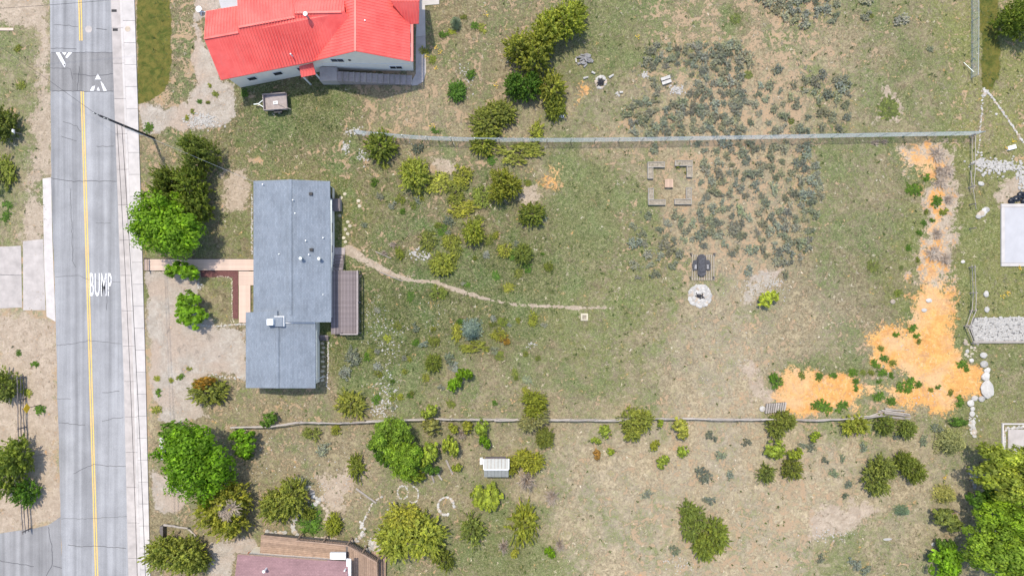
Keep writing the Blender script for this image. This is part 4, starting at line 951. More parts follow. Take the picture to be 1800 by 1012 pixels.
# ------------------------------------------------------------------ utility trailer
tr = empty('utility_trailer', P(489,183), 'small grey open utility trailer parked on the grass below the red-roofed house', 'trailer', rz=math.radians(4))
def tpart(m, name, mat): me = m.mesh(name); return link_mesh(name, me, M[mat], tr)
def bxx(*a): return MB().box(*a)
tpart(bxx(-1.2,1.2,-.82,.82,.62,.68), 'bed_floor', 'ply')
tpart(bxx(-1.22,1.2,.82,.88,.60,1.15), 'side_board', 'ply'); tpart(bxx(-1.22,1.2,-.88,-.82,.60,1.15), 'side_board', 'ply'); tpart(bxx(-1.28,-1.22,-.88,.88,.60,1.15), 'front_board', 'ply')
m = MB()
for k in range(6): m.box(1.21+.015*k, 1.235+.015*k, -.86, .86, .62+.085*k, .68+.085*k)
tpart(m, 'tailgate', 'board')
for s_ in (-1, 1):
    wm_ = MB().tube((.15, s_*.92, .34), (.15, s_*1.12, .34), .34, .34, 18); wo = tpart(wm_, 'wheel', 'tyre')
    rm_ = MB().tube((.15, s_*1.1, .34), (.15, s_*1.14, .34), .17, .15, 12).mesh('rim'); link_mesh('rim', rm_, M['galv'], wo)
    f_ = tpart(bxx(-.3,.6,s_*1.02-.13,s_*1.02+.13,.72,.76), 'mudguard', 'black')
tpart(MB().bar((-1.25,.5,.58), (-2.0,0,.52), .08, .1).bar((-1.25,-.5,.58), (-2.0,0,.521), .08, .1).bar((-1.9,0,.52), (-2.5,0,.5), .09, .1), 'tongue', 'galv')
tpart(bxx(-1.1,1.1,-.5,-.42,.5,.6).box(-1.1,1.1,.42,.5,.5,.6).box(.1,.2,-1.0,1.0,.31,.38), 'chassis', 'black')
tpart(MB().tube((-1.35,.55,.05), (-1.35,.55,.9), .04, .04, 6), 'jack', 'galv')
q = P(484,180.5,.8); lo = MB().box(-.25,.25,-.17,.17,0,.1); o = lo.build('plastic_crate', M['trim'], None); o.location = (q.x, q.y, .683); o.rotation_euler = (0,0,.15); tag(o, 'small white crate lying in the trailer bed', 'crate')
for k in range(3): link_mesh('slot', MB().box(-.15+k*.1,-.1+k*.1,-.09,.09,.1,.104).mesh('slot'), M['black'], o)
o = MB().tube(P(487.5,182.5,.72), P(511,192,1.25), .03, .03, 6).build('pole', M['log'], None, P(487,183)); tag(o, 'thin pole leaning out over the trailer tailgate', 'pole')

# ------------------------------------------------------------------ planters, table, platform
def planter(corner, ax, ay, label):
    c = P(*corner); root = empty('raised_planter', c, label, 'planter', 'L-shaped raised beds')
    lx, ly, wd, hh = 30/S, 29.5/S, 9.6/S, .42
    def frame(x0, x1, y0, y1):
        x0, x1 = sorted((c.x+ax*x0, c.x+ax*x1)); y0, y1 = sorted((c.y+ay*y0, c.y+ay*y1)); t = .06
        for (a, b, e, f) in ((x0,x1,y0,y0+t),(x0,x1,y1-t,y1),(x0,x0+t,y0+t,y1-t),(x1-t,x1,y0+t,y1-t)): MB().box(a, b, e, f, -.02, hh+random.uniform(-.01,.01)).build('board', M['planter'], root)
        MB().box(x0+t, x1-t, y0+t, y1-t, -.02, hh-.10).build('soil', M['soil'], root)
    frame(0, lx, 0, wd); frame(0, wd, wd+.01, ly)
    return root
planter((1137.5,285.5), 1, -1, 'L-shaped raised planter at the upper left of the square table')
planter((1215.5,283), -1, -1, 'L-shaped raised planter at the upper right of the square table, grassy inside')
planter((1138.5,361), 1, 1, 'L-shaped raised planter at the lower left of the square table')
planter((1214.5,360), -1, 1, 'L-shaped raised planter at the lower right of the square table, bare brown boards')
tb = empty('garden_table', P(1176,322), 'square orange plank table at the centre of the four planters', 'table')
t0, t1 = P(1169,329.5,.5), P(1183.5,314.8,.5); deck(tb, 'plank', t0.x, t1.x, t0.y, t1.y, .5, (t1.x-t0.x)/6, M['boardor'], 'y', .012, .04)
for xx in (t0.x+.08, t1.x-.1):
    for yy in (t0.y+.08, t1.y-.08): MB().bar((xx,yy,0), (xx,yy,.458), .08, .08).build('leg', M['boardor'], tb)
for yy in (t0.y+.03, t1.y-.03): MB().bar((t0.x+.02,yy,.40), (t1.x-.02,yy,.40), .03, .1).build('apron', M['logd'], tb)
pf = empty('plank_platform', P(1235,470), 'low weathered slat platform with corner posts above the round fire pit', 'platform')
t0, t1 = P(1216,493,.12), P(1258,447,.12); deck(pf, 'slat', t0.x, t1.x, t0.y, t1.y, .12, .26, M['soil'], 'y', .10, .04)
for yy in (t0.y+.15, (t0.y+t1.y)/2, t1.y-.15): MB().bar((t0.x,yy,.035), (t1.x,yy,.035), .08, .07).build('bearer', M['logd'], pf)
for (px, py) in ((1213.5,446),(1254,446),(1212.5,487),(1253,487)): q = P(px, py); MB().bar((q.x,q.y,-.02), (q.x,q.y,.75), .11, .11).build('post', M['logd'], pf)
se = empty('lounge_seat', P(1232,467,.12), 'charcoal seat with rounded back and broad side arms on the plank platform', 'seat')
c = P(1232,467); n = 10
bk = [(c.x-.42,c.y-.95),(c.x-.2,c.y-1.15),(c.x+.2,c.y-1.15),(c.x+.45,c.y-.9),(c.x+.48,c.y+.75)]+[(c.x+.48*math.cos(a),c.y+.75+.5*math.sin(a)) for a in np.linspace(.2, 2.94, 8)]+[(c.x-.48,c.y+.75)]
MB().prism(bk, .12, .42).build('cushion', M['ash'], se)
MB().prism([(c.x-.3,c.y-.7),(c.x+.3,c.y-.7),(c.x+.34,c.y+.9),(c.x-.34,c.y+.9)], .421, .52).build('back_pad', M['ash'], se)
for s_ in (-1, 1):
    MB().prism([(c.x+s_*.5,c.y-.45),(c.x+s_*.95,c.y-.5),(c.x+s_*1.0,c.y+.1),(c.x+s_*.85,c.y+.6),(c.x+s_*.5,c.y+.65)], .12, .33).build('arm', M['ash'], se)
    MB().prism([(c.x+s_*.55,c.y-.35),(c.x+s_*.8,c.y-.35),(c.x+s_*.75,c.y+.1),(c.x+s_*.55,c.y+.1)], .331, .36).build('arm_pad', M['stoneg'], se)
sf = empty('square_frame', P(1027,557), 'small cream square frame lying in the grass at the end of the footpath', 'frame')
c = P(1027,557)
for (x0,x1,y0,y1) in ((-.4,.4,.22,.4),(-.4,.4,-.4,-.22),(-.4,-.22,-.22,.22),(.22,.4,-.22,.22)): MB().box(c.x+x0, c.x+x1, c.y+y0, c.y+y1, -.01, .14).build('block', M['stepst'], sf)
MB().box(c.x-.22, c.x+.22, c.y-.22, c.y+.22, -.01, .03).build('infill', M['soil'], sf)
# bench of pale boards by the sagebrush
bn = empty('plank_bench', P(1171,140), 'pale plank bench beside white rubble among the sagebrush', 'bench')
for (a_, b_, zz) in (((1162,140),(1178,134.5),.4),((1164,147),(1180,141.5),.3)):
    MB().bar(P(*a_, zz), P(*b_, zz), .34, .07).build('plank', M['stone'], bn)
for q_ in ((1164,143),(1177.5,138.5)): q = P(*q_); MB().bar((q.x,q.y-.2,.13), (q.x,q.y+.25,.13), .14, .30).build('support', M['logd'], bn)

# ------------------------------------------------------------------ greenhouse shed
gs = empty('greenhouse', P(872,822), 'small greenhouse with ribbed white roof panels between the bushes', 'greenhouse')
c0, c1 = P(848,838), P(894,805); RZ = 2.3; EZ = 1.7; yr = P(0,824.5,RZ).y; ya = P(0,806,EZ).y; yb = P(0,838,EZ).y; xa = P(850.5,0,RZ).x; xb = P(894,0,RZ).x
nP = 7; wp = (xb-xa)/nP
for k in range(nP):
    MB().slab([(xa+k*wp+.01,yr,RZ),(xa+(k+1)*wp-.01,yr,RZ),(xa+(k+1)*wp-.01,ya,EZ),(xa+k*wp+.01,ya,EZ)], .03).build('roof_panel', M['poly'], gs)
    MB().slab([(xa+k*wp+.01,yr-.02,RZ),(xa+(k+1)*wp-.01,yr-.02,RZ),(xa+(k+1)*wp-.01,yb,EZ),(xa+k*wp+.01,yb,EZ)], .03).build('roof_panel', M['polyg'], gs)
    MB().bar((xa+k*wp,yr,RZ+.02), (xa+k*wp,ya,EZ+.02), .06, .06).build('rib', M['log'], gs)
    MB().bar((xa+(k+.5)*wp,yb+.06,0), (xa+(k+.5)*wp,yb+.06,EZ-.05), .12, .1).build('post', M['logd'], gs)
MB().bar((xa,yr-.01,RZ+.03), (xb,yr-.01,RZ+.03), .12, .05).build('ridge', M['trim'], gs); MB().bar((xa-.03,yr,RZ), (xa-.03,ya,EZ), .08, .1).build('barge_board', M['trim'], gs); MB().bar((xb+.03,yr,RZ), (xb+.03,ya,EZ), .08, .1).build('barge_board', M['trim'], gs)
MB().box(xa+.1, xb-.1, yb+.15, ya-.15, -.02, .8).build('base_wall', M['board'], gs)
o = MB().box(P(844,0).x, P(849,0).x, P(0,814).y, P(0,803).y, 0, .5).box(P(844,0).x+.05, P(849,0).x-.05, P(0,814).y+.05, P(0,803).y-.05, .5, .54).build('storage_box', M['trim'], None, P(846,808)); tag(o, 'white box tucked at the left end of the greenhouse', 'box')

# ------------------------------------------------------------------ right-hand edge: slabs, gravel bed, bags
sl1 = empty('concrete_slab', P(1790,413), 'pale concrete slab with a raised border at the right edge', 'slab')
s0, s1 = P(1758.5,468), P(1880,358.5); bw2 = .38
MB().box(s0.x+bw2, s1.x, s0.y+bw2, s1.y-bw2, -.02, .12).build('floor', M['slab'], sl1)
for (a,b,e,f) in ((s0.x,s1.x,s0.y,s0.y+bw2-.02),(s0.x,s1.x,s1.y-bw2+.02,s1.y),(s0.x,s0.x+bw2-.02,s0.y+bw2,s1.y-bw2)): MB().box(a, b, e, f, -.02, .17).build('border', M['slabb'], sl1)
sl2 = empty('patio', P(1785,770), 'grey patio pad edged with stones at the right edge below the boulders', 'patio')
s0, s1 = P(1760,800), P(1900,743); MB().box(s0.x+.7, s1.x, s0.y, s1.y-.7, -.02, .1).build('floor', M['gutter'], sl2)
MB().box(s0.x, s0.x+.16, s0.y, s1.y, -.02, .2).build('edge_timber', M['conc'], sl2); MB().box(s0.x+.16, s1.x, s1.y-.16, s1.y, -.02, .2).build('edge_timber', M['conc'], sl2)
concrete('patio_floor', [(1783,925),(1900,925),(1900,946),(1786,946)], .1, M['slab'])
gb = empty('gravel_bed', P(1750,580), 'white gravel bed with a timber retaining board on the right', 'gravel bed')
gp = [P(1712,558),P(1880,556),P(1880,599),P(1712,599),P(1702,574)]; MB().prism([tuple(p[:2]) for p in gp], -.02, .2).build('bed', M['bedbase'], gb)
log_between(MB(), P(1711,601,.2), P(1880,601,.2), .16, .01).build('retaining_log', M['log'], gb)
def ico():
    import bmesh
    b = bmesh.new(); bmesh.ops.create_icosphere(b, subdivisions=1, radius=1); v = np.array([x.co[:] for x in b.verts]); f = np.array([[x.index for x in q.verts] for q in b.faces]); b.free(); return v, f
IV, IF = ico()
def ico2():
    import bmesh
    b = bmesh.new(); bmesh.ops.create_icosphere(b, subdivisions=2, radius=1); v = np.array([x.co[:] for x in b.verts]); f = np.array([[x.index for x in q.verts] for q in b.faces]); b.free(); return v, f
JV, JF = ico2()
def rock_mesh(name, seed, mat):
    r = np.random.default_rng(seed); v = JV.copy(); pl = unit(r.normal(size=(9, 3))); off = r.uniform(.6, .95, 9)
    for n_, d in zip(pl, off):
        s_ = v@n_; v -= np.maximum(s_-d, 0)[:,None]*n_
    v *= (1+r.normal(size=(len(v), 1))*.03); v[:,2] = v[:,2]*.62+.28
    me = bpy.data.meshes.new(name); me.from_pydata(v.tolist(), [], JF.tolist()); me.update(); me.materials.append(mat)
    me.polygons.foreach_set('use_smooth', [False]*len(me.polygons)); return me
ROCK = {k: [rock_mesh('stone', 200+i, M[k]) for i in range(4)] for k in ('stone','stone2','stoneg','stepst')}
def rock(name, px, py, rx, ry, hz, mat='stone', parent=None, rz=None):
    r = random.Random(int(px*31+py*17)); me = ROCK[mat][r.randrange(4)]; o = bpy.data.objects.new(name, me); COL.objects.link(o)
    p = P(px, py); o.scale = (rx/S, ry/S, hz); o.rotation_euler = (0, 0, r.uniform(-.3,.3) if rz is None else rz)
    if parent: o.parent = parent; o.location = p-ORG[parent.name]
    else: o.location = p
    return o
def pebbles(name, pts, sizes, mat, z=0.0, parent=None, kind='stuff', seed=1):
    """many loose small stones: one mesh"""
    r = np.random.default_rng(seed); n = len(pts); V_ = np.empty((n, len(IV), 3)); 
    sc = np.stack([sizes*r.uniform(.7, 1.3, n), sizes*r.uniform(.7, 1.3, n), sizes*r.uniform(.35, .7, n)], 1); an = r.uniform(0, 6.28, n)
    base = IV[None]*(1+r.normal(size=(n, len(IV), 1))*.12)*sc[:,None,:]
    V_[:,:,0] = base[:,:,0]*np.cos(an)[:,None]-base[:,:,1]*np.sin(an)[:,None]+pts[:,0,None]; V_[:,:,1] = base[:,:,0]*np.sin(an)[:,None]+base[:,:,1]*np.cos(an)[:,None]+pts[:,1,None]; V_[:,:,2] = base[:,:,2]+z+sc[:,2,None]*.3
    F_ = (IF[None]+(np.arange(n)*len(IV))[:,None,None]).reshape(-1, 3)
    me = bpy.data.meshes.new(name); me.from_pydata(V_.reshape(-1, 3).tolist(), [], F_.tolist()); me.update()
    o = link_mesh(name, me, M[mat], None)
    if parent is not None: o.parent = parent; o.location = -ORG[parent.name]
    if kind: o['kind'] = kind
    return o
def poly_pts(poly, n, seed):
    r = np.random.default_rng(seed); xs = [q[0] for q in poly]; ys2 = [q[1] for q in poly]; out = np.zeros((0, 2))
    while len(out) < n:
        c = np.stack([r.uniform(min(xs), max(xs), n), r.uniform(min(ys2), max(ys2), n)], 1); out = np.concatenate([out, c[sd_poly(c[:,0], c[:,1], poly) < 0]])
    out = out[:n]; return np.stack([(out[:,0]-900)/S, (506-out[:,1])/S], 1)
gpts = poly_pts([(1713,559),(1810,557),(1810,598),(1713,598),(1704,575)], 1000, 3); pebbles('gravel', gpts, np.random.default_rng(4).uniform(.07, .18, 1000), 'stone', .2, gb)
for k, (dx, dy) in enumerate(((0,0),(8,-6),(14,4),(-8,4),(18,-8))):
    r = random.Random(k); o = rock('bin_bag', 1786+dx, 349+dy, 7.5, 6.5, .42, 'stone'); me = o.data.copy(); me.materials.clear(); me.materials.append(M['bag'])
    me.polygons.foreach_set('use_smooth', [True]*len(me.polygons)); o.data = me
    knot = MB().tube((0,0,.75), (.1,.05,1.15), .16, .24, 6).mesh('knot'); link_mesh('knot', knot, M['bag'], o)
    tag(o, 'black bin bag above the concrete slab, '+['in the middle of the heap','second from the right at the top','in the lower right of the heap','leftmost of the heap','at the right end of the heap'][k], 'bag', 'bin bags above the slab')
o = MB().box(-.45,.45,-.22,.22,0,.3).box(-.4,.4,-.17,.17,.3,.33).build('white_block', M['trim'], None); o.location = P(1776,260); o.rotation_euler = (0,0,.28); tag(o, 'white block lying in the grass above the rubble on the right', 'block')

# ------------------------------------------------------------------ stones
BL = [(1728,624,6.5,6,'topmost of the boulder row below the gravel bed'),(1729,639.5,7.5,6.5,'second boulder from the top of the row below the gravel bed'),(1735,650.5,7,5,'third boulder from the top of the row, small and flat'),(1732,661,9,8,'round white boulder directly above the largest boulder'),(1733,684,12,19,'largest white boulder, long and pale, by the orange sand corner'),
      (1712.5,699.5,6,5.5,'white boulder left of the foot of the largest boulder'),(1725,700.5,6.5,5.5,'white boulder touching the foot of the largest boulder'),(1705,708,6.5,7,'white boulder at the top of the lower stone row'),(1709,718,4.5,4.5,'small white boulder in the lower stone row'),(1708,727,5,6,'white boulder at the end of the lower stone row'),
      (1733,516.5,5.5,6,'white boulder in the grass below the concrete slab'),(1734,544,4.5,6,'curved white boulder just above the gravel bed'),(1743,595,4.5,4.5,'pale stone lying on the lower edge of the gravel bed'),(1700,617,4,4,'pale stone beside the end of the thin rail fence'),(1707,633,4.5,4,'greyish stone left of the second row boulder'),(1697,602,4.5,5,'tan stone at the edge of the orange sand below the fence'),
      (1632,528,6,4.5,'white stone lying on the narrow orange sand strip'),(1624,545,5,4,'white flat stone low on the narrow orange sand strip'),(1569,530,5,4.5,'tan stone in the grass left of the orange sand strip'),(1640,443,4.5,4.5,'white round stone among dead brush on the sand'),(1692,460,4,3.5,'white stone beside the thin rail fence in the green strip'),(1724,323,6,4,'white stone below the rubble on the right'),(1340,718,6,5.5,'pale round block at the left end of the board stack'),(1751,201,2.5,2.5,'small white stone between the stone borders on the top right')]
for (x, y, rx, ry, lab) in BL: tag(rock('boulder', x, y, rx, ry, min(rx, ry)/S*.9, 'stone2' if lab.startswith('tan') else 'stone'), lab, 'boulder')
def ring(name, label, px, py, rx, ry, n, size, mat='stone', rows=1, closed=(0, 6.283), ash=None, cat='fire ring'):
    root = empty(name, P(px, py), label, cat); r = random.Random(int(px)); 
    for row in range(rows):
        for k in range(n):
            a = closed[0]+(closed[1]-closed[0])*(k+r.uniform(-.2,.2))/n; f = 1-row*.2
            s_ = size*r.uniform(.75, 1.25)
            rock('stone', px+rx*f*math.cos(a)+r.uniform(-.5,.5), py+ry*f*math.sin(a)+r.uniform(-.5,.5), s_*r.uniform(.9,1.3), s_*r.uniform(.8,1.2), s_/S*.8, mat if r.random() < .8 else 'stone2', root)
    if ash:
        c = P(px, py); MB().prism([(c.x+ash/S*math.cos(6.283*k/14)*r.uniform(.8,1.1), c.y+ash/S*math.sin(6.283*k/14)*r.uniform(.8,1.1)) for k in range(14)], -.01, .05).build('ash_bed', M['ash'], root)
        for k in range(7):
            a = r.uniform(0, 3.14); q = Vector((c.x+r.uniform(-.3,.3)*ash/8, c.y+r.uniform(-.3,.3)*ash/8, .12)); d = Vector((math.cos(a)*.3, math.sin(a)*.3, 0)); MB().tube(q-d, q+d, .06, .05, 6).build('charred_log', M['black'], root)
    return root
ring('stone_fire_ring', 'large round fire pit of heaped white stones below the slat platform', 1230, 520, 18, 18, 34, 3.2, rows=4, ash=9)
ring('stone_fire_ring', 'small ring of white stones round ash near the firewood pile', 1056, 145, 8.2, 10, 15, 2.6, ash=6.5)
ring('stone_border', 'left loop of white stones of the double garden bed under the lime trees', 708, 865, 9, 11.5, 18, 1.7, cat='stone border')
ring('stone_border', 'right loop of white stones of the double garden bed under the lime trees', 726, 869, 9.5, 14, 16, 1.6, closed=(-1.5, 2.4), cat='stone border')
ring('stone_border', 'open stone circle left of the yellow-green bush below the greenhouse', 784, 889, 14, 15.5, 26, 2.4, rows=1, closed=(1.3, 6.6), cat='stone border')
def stone_line(name, label, pts, n, size, jit=1.5, mat='stone', cat='stone border'):
    root = empty(name, P(*pts[0]), label, cat); r = random.Random(int(pts[0][0]*3)); L = [0]
    for a, b in zip(pts[:-1], pts[1:]): L.append(L[-1]+math.hypot(b[0]-a[0], b[1]-a[1]))
    for k in range(n):
        s_ = L[-1]*(k+.5)/n; x = np.interp(s_, L, [q[0] for q in pts])+r.uniform(-jit,jit); y = np.interp(s_, L, [q[1] for q in pts])+r.uniform(-jit,jit); z = size*r.uniform(.7,1.35)
        rock('stone', x, y, z*r.uniform(.9,1.3), z*r.uniform(.8,1.2), z/S*.8, mat if r.random() < .75 else 'stone2', root)
stone_line('stone_border', 'diagonal row of white stones on the slope left of the large olive bush', [(672,872),(655,884),(645,902),(638,918),(634,930)], 26, 1.7, 1.2)
stone_line('stone_border', 'curved heap of white stones ending at the corner of the brown deck', [(632,918),(640,928),(638,940),(628,948),(618,952)], 34, 2.2, 3)
stone_line('stone_border', 'heap of large pale rocks between the brown deck and the large olive bush', [(652,950),(660,955),(668,965),(658,962),(664,946),(668,932)], 34, 3.3, 5)
stone_line('stone_border', 'white stone heap above the large olive bush', [(682,900),(695,896),(706,903)], 30, 2.2, 4)
stone_line('stone_border', 'flagstone path curving through the rock garden above the brown deck', [(514,842),(532,845),(544,858),(552,870),(560,878),(568,874),(556,884),(545,890),(535,897),(528,903),(518,912),(515,928),(522,940)], 46, 4.0, 2.2, 'stone')
stone_line('stone_border', 'brown stepped rock wall right of the small round lawn in the rock garden', [(564,886),(572,892),(578,900),(583,908),(574,905),(570,915),(574,925)], 24, 2.8, 2, 'stone2')
stone_line('stone_border', 'pale stones lining the upper edge of the brown deck', [(470,934),(485,936),(497,936),(505,938)], 12, 3.3, 2.5)
stone_line('stone_border', 'grey flat stones lying against the railing of the brown deck', [(530,944),(545,945),(560,946),(575,945),(590,947)], 11, 3.4, 1.5, 'stone2')
stone_line('stone_wall', 'white dry stone wall at the left foot of the big green tree by the sidewalk', [(286,768),(285,780),(288,792),(286,806)], 34, 2.4, 3.2, 'stone', 'stone wall')
stone_line('stone_border', 'row of small stones edging the lower side of the front garden patch', [(346,569),(362,572),(380,573),(400,572),(418,570),(432,569)], 36, 1.6, 1)
stone_line('stone_border', 'row of small stones beside the mulch strip in the front garden patch', [(380,486),(404,487),(408,495),(408,530),(408,556),(412,566)], 34, 1.2, .8, 'stepst')
stone_line('stone_border', 'row of pale pebbles along the front wall of the grey-roofed house', [(443,342),(443,380),(443,420),(443,447)], 46, 1.2, .9)
stone_line('stone_border', 'white pebble edging right of the stepping stones behind the garage', [(577,600),(577,630),(576,655),(574,678),(580,684)], 40, 1.3, .9)
stone_line('stone_border', 'stones scattered along the lower edge of the gravel drive above the rust-topped bush', [(362,662),(375,658),(390,662),(405,664),(430,664)], 24, 1.5, 2)
stone_line('stone_border', 'long diagonal row of white stones in the top right yard', [(1729,157),(1740,166),(1752,183),(1768,205),(1785,230),(1800,252)], 66, 1.7, 1)
stone_line('stone_border', 'vertical row of small white stones past the chain-link corner', [(1728,158),(1727,176),(1725,205),(1722,236),(1721,262),(1716,275)], 44, 1.4, 1.2)
stone_line('stone_border', 'small stone pile where the two stone rows meet in the top right yard', [(1727,158),(1734,160),(1728,168)], 24, 1.9, 3)
stone_line('stone_wall', 'upper stretch of the white stone wall above the pale spruce on the right', [(1707,738),(1708,750),(1712,765)], 30, 2.8, 4, 'stone', 'stone wall')
stone_line('stone_wall', 'grey shaded stretch of stone wall beside the tall lime trees', [(1706,820),(1710,835),(1712,850),(1714,860)], 30, 2.8, 4.5, 'stoneg', 'stone wall')  # same wall as above; its shade is put into the grey stone colour
stone_line('stone_border', 'double row of white stones along the edge of the grey patio', [(1766,795),(1766,760),(1768,752),(1800,750)], 40, 2.2, 1.2)
stone_line('stone_heap', 'white rocks between the two bright green shrubs by the front garden patch', [(346,497),(352,500),(350,508)], 16, 1.9, 3, 'stone', 'stone heap')
stone_line('stone_heap', 'loose white stones left of the boulder row', [(1697,595),(1703,608),(1712,615),(1700,625),(1708,640)], 16, 2.2, 4, 'stepst', 'stone heap')
stone_line('stone_heap', 'broken white slabs heap beside the fallen fence rail', [(1718,380),(1728,374),(1735,366)], 14, 4.0, 3, 'stone', 'stone heap')
for i, (x, y) in enumerate([(606,341),(600,348),(630,353),(632,362),(597,379),(611,390),(615,397),(607,403),(611,411),(604,418),(607,425)]):
    tag(rock('stepping_stone', x, y, 3.3, 3.2, .05, 'stepst'), 'cream stepping stone in the grass behind the grey-roofed house', 'stone', 'stepping stones behind the grey-roofed house')
for i, y in enumerate((603,611,619,627,635,644,652,661,668)):
    tag(rock('stepping_stone', 567+(i % 2)*2, y, 3.8, 2.3, .05, 'stepst'), 'flat stepping stone in the narrow strip beside the garage wall', 'stone', 'stepping stones beside the garage')
def scatter(name, spots, mat, seed, label=None):
    r = np.random.default_rng(seed); pts = []; sz = []
    for (x, y, rx, ry, n, s_) in spots:
        a = r.normal(size=(n, 2))*.55; pts.append(np.stack([(x+a[:,0]*rx-900)/S, (506-y-a[:,1]*ry)/S], 1)); sz.append(r.uniform(.5, 1.5, n)*s_/S)
    return pebbles(name, np.concatenate(pts), np.concatenate(sz), mat, 0, None, 'stuff', seed)
scatter('loose_stones', [(1190,158,12,8,90,1.5),(1133,132,7,5,40,1.3),(625,232,14,6,70,1.6),(608,260,6,10,34,1.4),(638,272,12,12,44,1.2),(730,445,10,10,26,1.5),(748,452,10,8,24,1.6),(685,600,30,40,110,.9),(680,690,25,45,150,1.2),(668,720,20,20,70,1.2),(655,560,22,35,90,.8),(760,560,30,40,30,.8),
 (1755,292,34,10,240,2.0),(1722,286,9,10,70,1.7),(1795,310,8,22,60,2.2),(820,140,14,28,60,1.0),(355,212,24,10,300,1.5),(1085,165,4,3,16,1.5),(1340,510,40,22,160,.9),(1360,500,20,10,60,1.0),(935,605,10,6,22,1.0),(1630,700,60,20,30,1.0),(1600,600,60,60,40,.8),(650,960,8,12,40,2.0),(1460,940,40,14,80,.9),(1200,990,26,14,60,.9),(700,250,40,10,30,.8),(1300,620,80,50,60,.7),(1710,740,10,15,30,1.4),(470,800,60,60,50,.9),(590,850,50,50,60,1.0)], 'stone', 21)
scatter('gravel_scatter', [(330,610,60,70,420,.5),(300,205,60,22,300,.6),(380,180,26,34,300,.6),(310,700,40,30,260,.6),(60,640,24,120,260,.7),(65,250,16,150,220,.7),(1440,690,50,24,70,.6),(1600,640,60,40,120,.6),(640,460,20,14,50,.6)], 'stone2', 22)
# timber heaps
def heap(name, label, spots, cat, mat, r0, part='log'):
    root = empty(name, P(*spots[0][:2]), label, cat)
    for (x0, y0, x1, y1, z) in spots: log_between(MB(), P(x0, y0, z), P(x1, y1, z), r0*random.uniform(.8, 1.25), .01, 2).build(part, M[mat], root)
    return root
r = random.Random(3); fw = []
for k in range(26):
    x, y, a = 1027+r.gauss(0, 6.5), 103+r.gauss(0, 7), r.choice((r.uniform(-.3,.3), r.uniform(-1.2,1.2))); fw.append((x-4*math.cos(a), y-4*math.sin(a), x+4*math.cos(a), y+4*math.sin(a), .12+.28*max(0, 1-math.hypot(x-1027, y-103)/10)*r.random()))
heap('firewood_pile', 'heap of grey cut firewood logs beside the dark conifers', fw, 'firewood', 'stoneg', .12)
heap('firewood_log', 'pale cut log at the left foot of the firewood pile', [(1012,103,1013,110,.12)], 'log', 'stone', .13)
for (a, lab) in (((1040,126.5,1046,129.5),'short log between the firewood pile and the small fire ring'),((1025,138,1034,135.5),'log left of the small fire ring'),((1070.5,136.5,1078.5,131.5),'log right of the small fire ring'),((1089,162.5,1095,162),'short log at the white stones right of the small fire ring')):
    o = log_between(MB(), P(*a[:2], .12), P(*a[2:], .12), .13, .01, 2).build('cut_log', M['stone'], None, P(*a[:2])); tag(o, lab, 'log')
heap('lumber_pile', 'pile of grey weathered poles at the right end of the log fence', [(1548+r.uniform(-8,10), 718+k*1.6+r.uniform(-1,1), 1594+r.uniform(-8,8), 722+k*1.8+r.uniform(-3,3), .1+.09*(k % 3)) for k in range(9)]+[(1523,733,1556,722,.1)], 'lumber', 'log', .09, 'pole')
bs_ = empty('board_stack', P(1360,716), 'stack of grey split boards at the corner of the orange sand', 'lumber')
for k in range(9): MB().bar(P(1346+k*4, 726-k*.5, .25), P(1348.5+k*4, 709-k*.3, .25), .17, .35).build('board', M['log'], bs_)
for (a, lab) in (((626,858,661,883.5),'long pale fallen log on the slope above the stone row'),((784,808,796,833),'fallen grey log below the small lime bush'),((758,831,763,847),'fallen grey log under the right lime tree'),((766,826,777,843),'wide fallen log beside the lime trees'),((660,442,688,454),'thin pole lying along the upper side of the footpath'),((668,478,708,494),'thin pole lying along the lower side of the footpath')):
    o = log_between(MB(), P(*a[:2], .1), P(*a[2:], .1), .13 if 'pole' not in lab else .06, .04, 5).build('fallen_log', M['log'], None, P(*a[:2])); tag(o, lab, 'log')
st_ = empty('wooden_stand', P(986,205), 'small white slatted stand under the yellowish conifer', 'stand')
for k in range(3): MB().bar(P(983+k*3,207.5,.3), P(985.5+k*3,201.5,.3), .08, .05).build('slat', M['trim'], st_)
for k in (0, 1): MB().bar(P(983+k*7,207,.13), P(985+k*7,202,.13), .05, .28).build('leg', M['log'], st_)
c = P(1624,900); o = MB().bar((c.x+3.2,c.y+.3,0), (c.x+3.2,c.y+.3,1.0), .12, .12).bar((c.x+3.0,c.y+.3,.9), (c.x+3.4,c.y+.3,.9), .06, .08).build('stake', M['logd'], None, c); tag(o, 'dark stake standing left of the green shrubs at the lower right', 'stake')
o = rock('tarp', 1560, 947, 8, 2.6, .1, 'stone'); tag(o, 'white scrap lying in the grass at the lower right', 'scrap'); o = rock('tarp', 1640, 956, 4, 3.5, .15, 'stone'); tag(o, 'small round white scrap near the lower right shrubs', 'scrap')

